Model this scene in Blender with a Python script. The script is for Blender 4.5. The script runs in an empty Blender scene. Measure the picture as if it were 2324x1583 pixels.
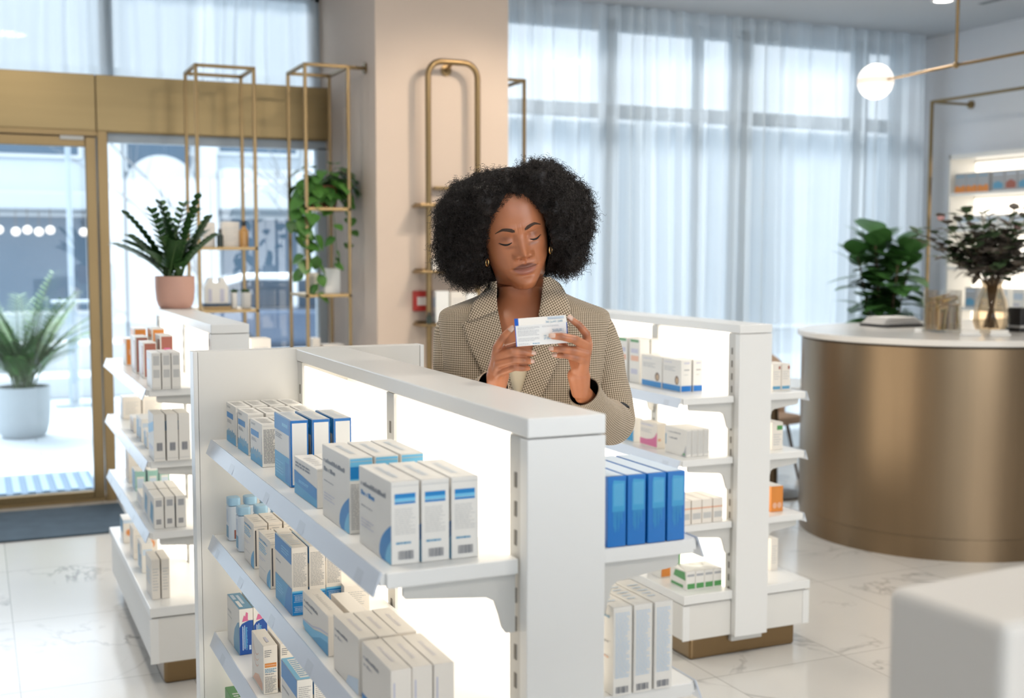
import bpy, bmesh, math, random
import numpy as np
from mathutils import Vector, Matrix, Euler, noise
random.seed(7)
SC = bpy.context.scene
COL = SC.collection
PI = math.pi

# ---------------------------------------------------------------- camera
F_PX, YAW, PITCH, ROLL, CAM_H = 2716.6, math.radians(24.222), math.radians(4.657), math.radians(0.065), 1.60
_cy, _sy, _cp, _sp = math.cos(YAW), math.sin(YAW), math.cos(PITCH), math.sin(PITCH)
FWD = Vector((_sy * _cp, _cy * _cp, -_sp))
_r = Vector((_cy, -_sy, 0.0)); _u = _r.cross(FWD)
RGT = _r * math.cos(ROLL) + _u * math.sin(ROLL)
UPV = -_r * math.sin(ROLL) + _u * math.cos(ROLL)
EYE = Vector((0, 0, CAM_H))
cam_data = bpy.data.cameras.new('camera')
cam = bpy.data.objects.new('camera', cam_data); COL.objects.link(cam)
cam.matrix_world = Matrix(((RGT.x, UPV.x, -FWD.x, EYE.x), (RGT.y, UPV.y, -FWD.y, EYE.y), (RGT.z, UPV.z, -FWD.z, EYE.z), (0, 0, 0, 1)))
cam_data.sensor_fit = 'HORIZONTAL'; cam_data.sensor_width = 36.0; cam_data.lens = F_PX / 2324 * 36.0
cam_data.clip_start = 0.05; cam_data.clip_end = 300
cam_data.dof.use_dof = True; cam_data.dof.focus_distance = 2.93; cam_data.dof.aperture_fstop = 3.0
SC.camera = cam

# ---------------------------------------------------------------- world, lights, exposure
W = bpy.data.worlds.new('sky'); SC.world = W; W.use_nodes = True
nt = W.node_tree; nt.nodes.clear()
bg = nt.nodes.new('ShaderNodeBackground'); wo = nt.nodes.new('ShaderNodeOutputWorld')
tc = nt.nodes.new('ShaderNodeTexCoord'); sx = nt.nodes.new('ShaderNodeSeparateXYZ'); rp = nt.nodes.new('ShaderNodeValToRGB')
rp.color_ramp.elements[0].position = 0.0; rp.color_ramp.elements[0].color = (0.72, 0.84, 0.96, 1)
rp.color_ramp.elements[1].position = 0.5; rp.color_ramp.elements[1].color = (0.80, 0.91, 1.0, 1)
nt.links.new(tc.outputs['Generated'], sx.inputs[0]); nt.links.new(sx.outputs['Z'], rp.inputs[0]); nt.links.new(rp.outputs[0], bg.inputs[0])
bg.inputs[1].default_value = 2.7
nt.links.new(bg.outputs[0], wo.inputs[0])
SC.view_settings.view_transform = 'Standard'; SC.view_settings.look = 'None'
SC.view_settings.exposure = 0.0; SC.view_settings.gamma = 1.0; SC.view_settings.use_curve_mapping = False
SC.cycles.use_denoising = True
SC.cycles.max_bounces = 8; SC.cycles.diffuse_bounces = 4; SC.cycles.glossy_bounces = 4; SC.cycles.transmission_bounces = 6; SC.cycles.transparent_max_bounces = 16
SC.cycles.caustics_reflective = False; SC.cycles.caustics_refractive = False
SC.cycles.sample_clamp_indirect = 4.0

sun_d = bpy.data.lights.new('bright_overcast_sun', 'SUN'); sun_d.energy = 8.0; sun_d.color = (0.92, 0.96, 1.0); sun_d.angle = math.radians(55)
sun = bpy.data.objects.new('bright_overcast_sun', sun_d); COL.objects.link(sun); sun.rotation_euler = (math.radians(-37), 0, math.radians(12))
def lin(c):
    return tuple((v / 12.92 if v <= 0.04045 else ((v + 0.055) / 1.055) ** 2.4) for v in c)
def rgb(r, g, b):
    return lin((r / 255, g / 255, b / 255)) + (1.0,)

def area_light(name, loc, size, power, color, rot=(0, 0, 0), shape='DISK', sy=None, spread=PI):
    d = bpy.data.lights.new(name, 'AREA'); d.energy = power; d.color = color; d.shape = shape; d.size = size
    if sy: d.size_y = sy
    d.spread = spread
    o = bpy.data.objects.new(name, d); COL.objects.link(o); o.location = loc; o.rotation_euler = rot
    return o
CEIL = 3.41
# added fill lamp behind the camera, daylight from the door, warm ceiling lamps
area_light('fill_rear', (3.4, -2.6, 1.6), 3.2, 92, (0.92, 0.96, 1.0), (math.radians(88), 0, math.radians(18)), 'RECTANGLE', 2.2)
area_light('daylight_door', (0.2, 7.75, 1.7), 1.6, 24, (0.82, 0.91, 1.0), (math.radians(-90), 0, 0), 'RECTANGLE', 2.0)
DOWNLIGHTS = [(0.3, 5.6), (2.9, 5.0), (0.2, 2.4), (2.6, 2.2), (4.9, 2.6), (0.5, -0.6), (3.0, -0.6), (5.2, 6.1), (5.9, 0.2)]
for i, (x, y) in enumerate(DOWNLIGHTS):
    area_light('ceiling_lamp_light', (x, y, CEIL - 0.03), 0.34, 20, (1.0, 0.90, 0.77))
sp = bpy.data.lights.new('column_spot', 'SPOT'); sp.energy = 85; sp.color = (1.0, 0.84, 0.66); sp.spot_size = math.radians(75); sp.spot_blend = 0.6; sp.shadow_soft_size = 0.07
so = bpy.data.objects.new('column_spot', sp); COL.objects.link(so); so.location = (3.3, 5.3, CEIL - 0.06)
so.rotation_euler = (Vector((2.6, 6.95, 1.4)) - Vector(so.location)).to_track_quat('-Z', 'Y').to_euler()

# ---------------------------------------------------------------- materials
_M = {}
def mat(name, color=(0.8, 0.8, 0.8, 1), rough=0.5, metal=0.0, emit=None, estr=0.0, noise_amt=0.0, noise_scale=20, bump=0.0, spec=0.5, alpha=None, aniso=0.0, coat=0.0, sss=0.0, stretch=None):
    if name in _M: return _M[name]
    m = bpy.data.materials.new(name); m.use_nodes = True; n = m.node_tree.nodes; l = m.node_tree.links
    b = n['Principled BSDF']
    b.inputs['Base Color'].default_value = color; b.inputs['Roughness'].default_value = rough; b.inputs['Metallic'].default_value = metal
    b.inputs['Specular IOR Level'].default_value = spec
    if coat: b.inputs['Coat Weight'].default_value = coat; b.inputs['Coat Roughness'].default_value = 0.08
    if sss:
        b.inputs['Subsurface Weight'].default_value = sss; b.inputs['Subsurface Radius'].default_value = (0.012, 0.004, 0.002); b.inputs['Subsurface Scale'].default_value = 0.6
    if aniso: b.inputs['Anisotropic'].default_value = aniso
    if emit: b.inputs['Emission Color'].default_value = emit; b.inputs['Emission Strength'].default_value = estr
    if noise_amt or bump:
        t = n.new('ShaderNodeTexCoord'); mp = n.new('ShaderNodeMapping'); nz = n.new('ShaderNodeTexNoise')
        if stretch: mp.inputs['Scale'].default_value = stretch
        nz.inputs['Scale'].default_value = noise_scale; nz.inputs['Detail'].default_value = 4
        l.new(t.outputs['Object'], mp.inputs[0]); l.new(mp.outputs[0], nz.inputs[0])
        if noise_amt:
            mx = n.new('ShaderNodeMix'); mx.data_type = 'RGBA'; mx.blend_type = 'MULTIPLY'
            mr = n.new('ShaderNodeMapRange'); mr.inputs['To Min'].default_value = 1 - noise_amt; mr.inputs['To Max'].default_value = 1 + noise_amt
            l.new(nz.outputs[0], mr.inputs[0]); mx.inputs[0].default_value = 1.0; mx.inputs[6].default_value = color
            l.new(mr.outputs[0], mx.inputs[7]); l.new(mx.outputs[2], b.inputs['Base Color'])
        if bump:
            bp = n.new('ShaderNodeBump'); bp.inputs['Strength'].default_value = bump; bp.inputs['Distance'].default_value = 0.01
            l.new(nz.outputs[0], bp.inputs['Height']); l.new(bp.outputs[0], b.inputs['Normal'])
    _M[name] = m
    return m

def glassy(name, tint=(1, 1, 1, 1), refl=0.05, rough=0.02, k=1.0):
    """thin pane: mostly clear, a little mirror"""
    if name in _M: return _M[name]
    m = bpy.data.materials.new(name); m.use_nodes = True; n = m.node_tree.nodes; l = m.node_tree.links; n.clear()
    o = n.new('ShaderNodeOutputMaterial'); mx = n.new('ShaderNodeMixShader'); t = n.new('ShaderNodeBsdfTransparent'); g = n.new('ShaderNodeBsdfGlossy')
    fr = n.new('ShaderNodeFresnel'); fr.inputs[0].default_value = 1.45; mu = n.new('ShaderNodeMath'); mu.operation = 'MULTIPLY_ADD'; mu.inputs[1].default_value = k; mu.inputs[2].default_value = refl - 0.04
    l.new(fr.outputs[0], mu.inputs[0]); l.new(mu.outputs[0], mx.inputs[0])
    t.inputs[0].default_value = tint; g.inputs[1].default_value = rough
    l.new(t.outputs[0], mx.inputs[1]); l.new(g.outputs[0], mx.inputs[2]); l.new(mx.outputs[0], o.inputs[0])
    _M[name] = m
    return m

def sheer(name, color, clear):
    if name in _M: return _M[name]
    m = bpy.data.materials.new(name); m.use_nodes = True; n = m.node_tree.nodes; l = m.node_tree.links; n.clear()
    o = n.new('ShaderNodeOutputMaterial'); m1 = n.new('ShaderNodeMixShader'); m2 = n.new('ShaderNodeMixShader')
    t = n.new('ShaderNodeBsdfTransparent'); tr = n.new('ShaderNodeBsdfTranslucent'); d = n.new('ShaderNodeBsdfDiffuse')
    tr.inputs[0].default_value = color; d.inputs[0].default_value = color
    # seen edge-on a woven sheer is denser than seen square-on
    lw = n.new('ShaderNodeLayerWeight'); lw.inputs[0].default_value = 0.45
    mr = n.new('ShaderNodeMapRange'); mr.inputs['From Min'].default_value = 0.0; mr.inputs['From Max'].default_value = 1.0
    mr.inputs['To Min'].default_value = clear; mr.inputs['To Max'].default_value = clear * 0.35
    wv = n.new('ShaderNodeTexNoise'); wv.inputs['Scale'].default_value = 400; ad = n.new('ShaderNodeMath'); ad.operation = 'MULTIPLY_ADD'; ad.inputs[1].default_value = 0.08; 
    l.new(lw.outputs['Facing'], mr.inputs[0]); l.new(wv.outputs[0], ad.inputs[0]); l.new(mr.outputs[0], ad.inputs[2])
    m1.inputs[0].default_value = 0.12; l.new(tr.outputs[0], m1.inputs[1]); l.new(d.outputs[0], m1.inputs[2])
    l.new(ad.outputs[0], m2.inputs[0]); l.new(m1.outputs[0], m2.inputs[1]); l.new(t.outputs[0], m2.inputs[2]); l.new(m2.outputs[0], o.inputs[0])
    _M[name] = m
    return m

WHITE = mat('white_lacquer', rgb(232, 232, 230), 0.32)
WHITE2 = mat('white_laminate', rgb(226, 224, 219), 0.4)
GREYWHITE = mat('grey_white_metal', rgb(205, 204, 200), 0.4)
BRASS = mat('brushed_brass', rgb(142, 120, 86), 0.34, 1.0, noise_amt=0.06, noise_scale=30, stretch=(1, 1, 0.1))
BRASS_PANEL = mat('brass_fascia', rgb(150, 130, 94), 0.36, 1.0, noise_amt=0.14, noise_scale=3.0, stretch=(0.35, 1, 6))
BRONZE = mat('brushed_bronze', rgb(138, 118, 94), 0.33, 1.0, noise_amt=0.10, noise_scale=2.5, stretch=(5, 5, 0.3), bump=0.02)
PLINTH = mat('bronze_plinth', rgb(140, 116, 84), 0.34, 0.9)
LIGHTPANEL = mat('backlit_panel', (0.9, 0.88, 0.84, 1), 0.5, emit=(1.0, 0.915, 0.79, 1), estr=1.6)
SLOT = mat('slot_dark', rgb(120, 116, 110), 0.6)
GLASS = glassy('clear_pane')
CLEARPLASTIC = glassy('clear_plastic', (0.93, 0.95, 0.97, 1), 0.16, 0.12)
WALLM = mat('white_wall_paint', rgb(222, 226, 232), 0.75, noise_amt=0.015, noise_scale=6)
COLUMNM = mat('warm_beige_plaster', rgb(214, 195, 178), 0.72, noise_amt=0.02, noise_scale=5)
CEILM = mat('white_ceiling_paint', rgb(192, 197, 203), 0.8)

# ---------------------------------------------------------------- mesh helpers
class MB:
    """collects shapes and links them as ONE mesh object"""
    def __init__(s): s.v = []; s.f = []; s.m = []; s.sm = []; s.uv = {}
    def add(s, vs, fs, mi=0, smooth=False):
        k = len(s.v); s.v += [tuple(p) for p in vs]
        for f in fs: s.f.append(tuple(i + k for i in f)); s.m.append(mi); s.sm.append(smooth)
        return s
    def box(s, x0, x1, y0, y1, z0, z1, mi=0):
        vs = [(x0, y0, z0), (x1, y0, z0), (x1, y1, z0), (x0, y1, z0), (x0, y0, z1), (x1, y0, z1), (x1, y1, z1), (x0, y1, z1)]
        return s.add(vs, [(0, 3, 2, 1), (4, 5, 6, 7), (0, 1, 5, 4), (1, 2, 6, 5), (2, 3, 7, 6), (3, 0, 4, 7)], mi)
    def tube(s, pts, r, n=10, mi=0, cap=True, closed=False):
        pts = [Vector(p) for p in pts]; rs = r if isinstance(r, (list, tuple)) else [r] * len(pts)
        N = len(pts); rings = []; nrm = None
        for i, p in enumerate(pts):
            a = pts[i - 1] if i > 0 else (pts[-1] if closed else p); b = pts[(i + 1) % N] if (i < N - 1 or closed) else p
            t = (b - a).normalized() if (b - a).length > 1e-9 else Vector((0, 0, 1))
            if nrm is None:
                nrm = t.orthogonal().normalized()
            nrm = (nrm - t * nrm.dot(t))
            nrm = nrm.normalized() if nrm.length > 1e-6 else t.orthogonal().normalized()
            bn = t.cross(nrm)
            rings.append([p + (nrm * math.cos(2 * PI * k / n) + bn * math.sin(2 * PI * k / n)) * rs[i] for k in range(n)])
        vs = [q for R in rings for q in R]; fs = []
        for i in range(N if closed else N - 1):
            j = (i + 1) % N
            for k in range(n):
                k2 = (k + 1) % n; fs.append((i * n + k, i * n + k2, j * n + k2, j * n + k))
        if cap and not closed:
            fs.append(tuple(range(n - 1, -1, -1))); fs.append(tuple((N - 1) * n + k for k in range(n)))
        return s.add(vs, fs, mi, True)
    def bar(s, a, b, w, mi=0, d=None):
        """square section bar"""
        a = Vector(a); b = Vector(b); t = (b - a).normalized(); n1 = Vector((0, 0, 1)).cross(t)
        n1 = n1.normalized() if n1.length > 1e-4 else Vector((1, 0, 0)); n2 = t.cross(n1); h = w / 2; g = (d or w) / 2
        vs = [p + n1 * (i * h) + n2 * (j * g) for p in (a, b) for i, j in ((-1, -1), (1, -1), (1, 1), (-1, 1))]
        return s.add(vs, [(3, 2, 1, 0), (4, 5, 6, 7), (0, 1, 5, 4), (1, 2, 6, 5), (2, 3, 7, 6), (3, 0, 4, 7)], mi)
    def lathe(s, prof, c=(0, 0, 0), n=32, mi=0, smooth=True):
        vs = []; fs = []
        for r, z in prof:
            for k in range(n): vs.append((c[0] + r * math.cos(2 * PI * k / n), c[1] + r * math.sin(2 * PI * k / n), c[2] + z))
        for i in range(len(prof) - 1):
            for k in range(n):
                k2 = (k + 1) % n; fs.append((i * n + k, i * n + k2, (i + 1) * n + k2, (i + 1) * n + k))
        if prof[0][0] > 1e-6: fs.append(tuple(range(n - 1, -1, -1)))
        if prof[-1][0] > 1e-6: fs.append(tuple((len(prof) - 1) * n + k for k in range(n)))
        return s.add(vs, fs, mi, smooth)
    def prism(s, poly, z0, z1, mi=0, smooth=False):
        n = len(poly); vs = [(x, y, z0) for x, y in poly] + [(x, y, z1) for x, y in poly]
        fs = [tuple(range(n - 1, -1, -1)), tuple(range(n, 2 * n))] + [(i, (i + 1) % n, n + (i + 1) % n, n + i) for i in range(n)]
        return s.add(vs, fs, mi, smooth)
    def sphere(s, c, r, n=16, mi=0, sc=(1, 1, 1)):
        prof = [(max(math.sin(PI * i / n), 1e-7) * r, -math.cos(PI * i / n) * r) for i in range(n + 1)]
        vs = []; fs = []; m = n * 2
        for rr, z in prof:
            for k in range(m): vs.append((c[0] + sc[0] * rr * math.cos(2 * PI * k / m), c[1] + sc[1] * rr * math.sin(2 * PI * k / m), c[2] + sc[2] * z))
        for i in range(n):
            for k in range(m):
                k2 = (k + 1) % m; fs.append((i * m + k, i * m + k2, (i + 1) * m + k2, (i + 1) * m + k))
        return s.add(vs, fs, mi, True)
    def quad(s, a, b, c, d, mi=0): return s.add([a, b, c, d], [(0, 1, 2, 3)], mi)
    def leaf(s, base, d, up, L, Wd, mi=0, curl=0.25, seg=5, fold=0.18):
        """pointed oval leaf with a folded midrib"""
        d = Vector(d).normalized(); side = d.cross(Vector(up)); side = side.normalized() if side.length > 1e-4 else d.orthogonal().normalized()
        nn = side.cross(d).normalized(); vs = []; fs = []
        for i in range(seg + 1):
            t = i / seg; w = Wd * 0.5 * (math.sin(PI * min(1, t ** 0.8)) ** 0.8 if 0 < t < 1 else 0.02)
            p = Vector(base) + d * (L * t) - nn * (curl * L * t * t)
            vs += [p - side * w + nn * (fold * w), p, p + side * w + nn * (fold * w)]
        for i in range(seg):
            a = i * 3; fs += [(a, a + 1, a + 4, a + 3), (a + 1, a + 2, a + 5, a + 4)]
        return s.add(vs, fs, mi, True)
    def build(s, name, mats, parent=None, bevel=0.0, bseg=2, loc=None, rz=0.0, sharp=35):
        me = bpy.data.meshes.new(name)
        me.from_pydata(s.v, [], s.f); me.update()
        for m in (mats if isinstance(mats, (list, tuple)) else [mats]): me.materials.append(m)
        me.polygons.foreach_set('material_index', s.m); me.polygons.foreach_set('use_smooth', s.sm)
        bm = bmesh.new(); bm.from_mesh(me); bmesh.ops.recalc_face_normals(bm, faces=bm.faces); bm.to_mesh(me); bm.free()
        if any(s.sm): me.set_sharp_from_angle(angle=math.radians(sharp))
        o = bpy.data.objects.new(name, me); COL.objects.link(o)
        if parent: o.parent = parent
        if loc: o.location = loc
        o.rotation_euler[2] = rz
        if bevel:
            b = o.modifiers.new('edge', 'BEVEL'); b.width = bevel; b.segments = bseg; b.limit_method = 'ANGLE'; b.angle_limit = math.radians(50)
        return o

def tag(o, label, cat, group=None, kind=None):
    o['label'] = label; o['category'] = cat
    if group: o['group'] = group
    if kind: o['kind'] = kind
    return o
def struct(o):
    o['kind'] = 'structure'; return o
def thing(name, label, cat, loc=(0, 0, 0), rz=0.0, group=None):
    o = bpy.data.objects.new(name, None); COL.objects.link(o); o.location = loc; o.rotation_euler[2] = rz
    o.empty_display_size = 0.05
    return tag(o, label, cat, group)
def copy_tree(o, parent=None):
    c = o.copy(); COL.objects.link(c)
    if parent: c.parent = parent
    for ch in list(o.children): copy_tree(ch, c)
    return c
# ---------------------------------------------------------------- floor, walls, ceiling, windows
def marble():
    m = bpy.data.materials.new('white_marble_tiles'); m.use_nodes = True; n = m.node_tree.nodes; l = m.node_tree.links; b = n['Principled BSDF']
    tc = n.new('ShaderNodeTexCoord')
    def N(t): return n.new(t)
    br = N('ShaderNodeTexBrick'); mp = N('ShaderNodeMapping'); mp.inputs['Location'].default_value = (-0.11 + 6, -0.1 + 9, 0)
    br.offset = 0.0; br.inputs['Scale'].default_value = 1.0; br.inputs['Mortar Size'].default_value = 0.0022; br.inputs['Mortar Smooth'].default_value = 0.3
    br.inputs['Brick Width'].default_value = 0.6; br.inputs['Row Height'].default_value = 0.9
    br.inputs['Color1'].default_value = (0, 0, 0, 1); br.inputs['Color2'].default_value = (1, 1, 1, 1); br.inputs['Mortar'].default_value = (0.5, 0.5, 0.5, 1)
    l.new(tc.outputs['Object'], mp.inputs[0]); l.new(mp.outputs[0], br.inputs['Vector'])
    # each tile shifts the vein pattern so veins break at the joints
    off = N('ShaderNodeVectorMath'); off.operation = 'MULTIPLY_ADD'; off.inputs[1].default_value = (3.7, 5.3, 2.9)
    l.new(br.outputs['Color'], off.inputs[0]); l.new(tc.outputs['Object'], off.inputs[2])
    w = N('ShaderNodeTexNoise'); w.inputs['Scale'].default_value = 1.3; w.inputs['Detail'].default_value = 5; w.inputs['Roughness'].default_value = 0.62; w.inputs['Distortion'].default_value = 0.9
    l.new(off.outputs[0], w.inputs['Vector'])
    a1 = N('ShaderNodeMath'); a1.operation = 'SUBTRACT'; a1.inputs[1].default_value = 0.5
    a2 = N('ShaderNodeMath'); a2.operation = 'ABSOLUTE'
    vr = N('ShaderNodeMapRange'); vr.inputs['From Min'].default_value = 0.0; vr.inputs['From Max'].default_value = 0.022; vr.inputs['To Min'].default_value = 1.0; vr.inputs['To Max'].default_value = 0.0
    l.new(w.outputs[0], a1.inputs[0]); l.new(a1.outputs[0], a2.inputs[0]); l.new(a2.outputs[0], vr.inputs[0])
    k = N('ShaderNodeTexNoise'); k.inputs['Scale'].default_value = 2.4; k.inputs['Detail'].default_value = 2
    kr = N('ShaderNodeMapRange'); kr.inputs['From Min'].default_value = 0.46; kr.inputs['From Max'].default_value = 0.68
    l.new(off.outputs[0], k.inputs['Vector']); l.new(k.outputs[0], kr.inputs[0])
    mu = N('ShaderNodeMath'); mu.operation = 'MULTIPLY'; l.new(vr.outputs[0], mu.inputs[0]); l.new(kr.outputs[0], mu.inputs[1])
    c1 = N('ShaderNodeMix'); c1.data_type = 'RGBA'; c1.inputs[6].default_value = rgb(222, 219, 213); c1.inputs[7].default_value = rgb(150, 146, 143)
    m5 = N('ShaderNodeMath'); m5.operation = 'MULTIPLY'; m5.inputs[1].default_value = 0.75; l.new(mu.outputs[0], m5.inputs[0]); l.new(m5.outputs[0], c1.inputs[0])
    cl = N('ShaderNodeTexNoise'); cl.inputs['Scale'].default_value = 1.1; cl.inputs['Detail'].default_value = 6; l.new(off.outputs[0], cl.inputs['Vector'])
    cr = N('ShaderNodeMapRange'); cr.inputs['From Min'].default_value = 0.35; cr.inputs['From Max'].default_value = 0.75; cr.inputs['To Min'].default_value = 1.0; cr.inputs['To Max'].default_value = 0.9
    l.new(cl.outputs[0], cr.inputs[0])
    c2 = N('ShaderNodeMix'); c2.data_type = 'RGBA'; c2.blend_type = 'MULTIPLY'; c2.inputs[0].default_value = 1.0; l.new(c1.outputs[2], c2.inputs[6]); l.new(cr.outputs[0], c2.inputs[7])
    c3 = N('ShaderNodeMix'); c3.data_type = 'RGBA'; c3.inputs[7].default_value = rgb(170, 166, 160)
    l.new(br.outputs['Fac'], c3.inputs[0]); l.new(c2.outputs[2], c3.inputs[6]); l.new(c3.outputs[2], b.inputs['Base Color'])
    b.inputs['Roughness'].default_value = 0.16; b.inputs['Specular IOR Level'].default_value = 0.5
    return m
RX, WY = 7.5, 8.0
struct(MB().box(-4, RX, -4, 8.32, -0.12, 0).build('floor', marble()))
struct(MB().box(-4, RX, -4, 8.32, CEIL, CEIL + 0.15).build('ceiling', CEILM))
struct(MB().box(RX, RX + 0.2, -4, 8.32, 0, CEIL).build('wall_right', WALLM))
struct(MB().box(-4.2, -4, -4, 8.32, 0, CEIL).build('wall_left', WALLM))
rear = MB().box(-4, RX, -4.2, -4, 0, 0.5).box(-4, RX, -4.2, -4, 3.0, CEIL).box(-4, -3.2, -4.2, -4, 0.5, 3.0).box(1.6, RX, -4.2, -4, 0.5, 3.0)
struct(rear.build('wall_back', WALLM))
struct(MB().box(-3.2, 1.6, -4.11, -4.09, 0.5, 3.0).build('window_3', GLASS))  # unseen rear window, added to let sky light into the room
# front wall to the street: solid left of the door, thin lintel bands
fw = MB().box(-4, -1.75, 8.1, 8.3, 0, CEIL).box(-1.75, 2.23, 8.1, 8.3, 2.36, 2.66).box(-1.75, RX, 8.1, 8.3, 3.36, CEIL).box(7.32, RX, 8.05, 8.3, 0, 3.36)
struct(fw.build('wall_front', WALLM))
struct(MB().box(2.23, 3.10, 6.95, 8.32, 0, CEIL).build('wall_column', COLUMNM, bevel=0.004))
bb = MB().box(RX - 0.015, RX, -4, 7.98, 0, 0.08); struct(bb.build('baseboard_right', WHITE2))
MULL = mat('grey_window_frame', rgb(168, 178, 186), 0.4, 0.1)
# tall window behind the sheer curtain: frame with mullions and transom, then its pane
wf = MB()
for x, w in ((3.14, .08), (4.48, .11), (5.29, .04), (5.69, .15), (6.90, .10), (7.30, .06)): wf.box(x - w / 2, x + w / 2, 8.12, 8.24, 0.06, 3.36)
wf.box(3.1, 7.32, 8.12, 8.24, 2.62, 2.72).box(3.1, 7.32, 8.12, 8.24, 0.0, 0.10).box(3.1, 7.32, 8.12, 8.24, 3.28, 3.36)
w1 = struct(wf.build('window_1', MULL)); MB().box(3.1, 7.32, 8.175, 8.185, 0.1, 3.3).build('window_pane', GLASS, w1)
wf = MB()
for x in (-1.7, -0.35, 0.83, 2.2): wf.box(x - .04, x + .04, 8.2, 8.28, 2.66, 3.36)
wf.box(-1.75, 2.23, 8.2, 8.28, 3.3, 3.36)
w2 = struct(wf.build('window_2', MULL)); MB().box(-1.75, 2.23, 8.235, 8.245, 2.66, 3.36).build('window_pane', GLASS, w2)
# shop front: fixed pane right of the door, under the fascia
ff = MB().box(0.80, 2.23, 8.06, 8.16, 2.29, 2.36).box(2.17, 2.23, 8.06, 8.16, 0.0, 2.3).box(0.80, 2.23, 8.06, 8.16, 0.0, 0.07)
w4 = struct(ff.build('window_4', MULL)); MB().box(0.80, 2.2, 8.105, 8.115, 0.07, 2.3).build('window_pane', GLASS, w4)
ff = MB().box(-1.75, -0.62, 8.06, 8.16, 2.29, 2.36).box(-1.75, -1.69, 8.06, 8.16, 0.0, 2.3).box(-1.75, -0.62, 8.06, 8.16, 0.0, 0.07)
w5 = struct(ff.build('window_5', MULL)); MB().box(-1.75, -0.62, 8.105, 8.115, 0.07, 2.3).build('window_pane', GLASS, w5)
# brass fascia over the entrance: three sheets with open joints
fs = MB()
for a, b in ((-1.75, -0.62), (-0.617, 0.735), (0.74, 2.228)): fs.box(a, b, 8.0, 8.05, 2.352, 2.70)
fs.box(-1.75, 2.228, 8.03, 8.1, 2.345, 2.695)
struct(fs.build('trim_1', BRASS_PANEL, bevel=0.003))
# entrance door in its brass frame
dr = struct(MB().box(0.738, 0.80, 7.98, 8.12, 0.0, 2.352).box(-0.62, -0.56, 7.98, 8.12, 0.0, 2.352).box(-0.56, 0.738, 7.98, 8.12, 2.315, 2.352).box(-0.56, 0.738, 8.0, 8.14, 0.0, 0.018).build('door_1', BRASS, bevel=0.003))
MB().box(0.668, 0.732, 8.0, 8.06, 0.02, 2.312).box(-0.555, -0.49, 8.0, 8.06, 0.02, 2.312).box(-0.49, 0.668, 8.0, 8.06, 2.25, 2.312).box(-0.49, 0.668, 8.0, 8.06, 0.02, 0.066).build('door_leaf_frame', BRASS, dr, bevel=0.004)
MB().box(-0.49, 0.668, 8.026, 8.034, 0.066, 2.25).build('door_pane', GLASS, dr)
MB().box(0.52, 0.66, 7.985, 8.0, 2.29, 2.315).build('door_closer', GREYWHITE, dr, bevel=0.002)
hb = MB(); hb.tube([(-0.42, 7.93, 0.8), (-0.42, 7.93, 1.4)], 0.014).tube([(-0.42, 7.93, 0.9), (-0.42, 8.0, 0.9)], 0.009).tube([(-0.42, 7.93, 1.3), (-0.42, 8.0, 1.3)], 0.009); hb.build('door_handle', BRASS, dr)

# sheer curtains
def curtain(name, x0, x1, y, z0, z1, label, amp, lam, seed):
    rnd = random.Random(seed); s = MB(); nx = int((x1 - x0) / 0.012); nz = 14; vs = []; fs = []
    ph = [rnd.uniform(0, 6.28) for _ in range(4)]
    for j in range(nz + 1):
        t = j / nz; z = z0 + (z1 - z0) * t
        for i in range(nx + 1):
            x = x0 + (x1 - x0) * i / nx
            d = x + 0.10 * math.sin(x * 2.3 + ph[0]) + 0.05 * math.sin(x * 6.1 + ph[1])
            f = math.sin(2 * PI * d / lam + ph[2]); f = math.copysign(abs(f) ** 0.75, f)
            g = 0.35 * math.sin(2 * PI * d / (lam * 0.43) + ph[3] + 0.7 * (1 - t))
            vs.append((x + 0.012 * math.sin(3 * (1 - t) + x * 5), y + amp * (f + g) * (0.75 + 0.35 * (1 - t)), z))
    for j in range(nz):
        for i in range(nx):
            a = j * (nx + 1) + i; fs.append((a, a + 1, a + nx + 2, a + nx + 1))
    s.add(vs, fs, 0, True)
    # doubled hem along the bottom
    hv = [(v[0], v[1] - 0.006, v[2]) for v in vs[:nx + 1]] + [(v[0], v[1] - 0.006, v[2] + 0.09) for v in vs[:nx + 1]]
    s.add(hv, [(i, i + 1, nx + 2 + i, nx + 1 + i) for i in range(nx)], 0, True)
    o = s.build(name, sheer('sheer_voile', rgb(246, 251, 254), 0.24))
    tag(o, label, 'curtain'); return o
curtain('sheer_curtain', 3.12, 7.30, 7.86, 0.02, 3.40, 'floor length white sheer curtain across the tall window', 0.036, 0.155, 3)
curtain('sheer_curtain', -1.6, 2.20, 8.14, 2.68, 3.40, 'short white sheer curtain above the brass fascia', 0.016, 0.20, 9)

# entrance mats
mm = mat('charcoal_mat', rgb(66, 82, 94), 0.95, noise_amt=0.35, noise_scale=9, bump=0.2)
tag(MB().box(-0.8, 0.80, 7.05, 7.85, 0, 0.012).build('entrance_mat', mm, bevel=0.003), 'dark blue grey entrance mat on the marble inside the door', 'mat')
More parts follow.
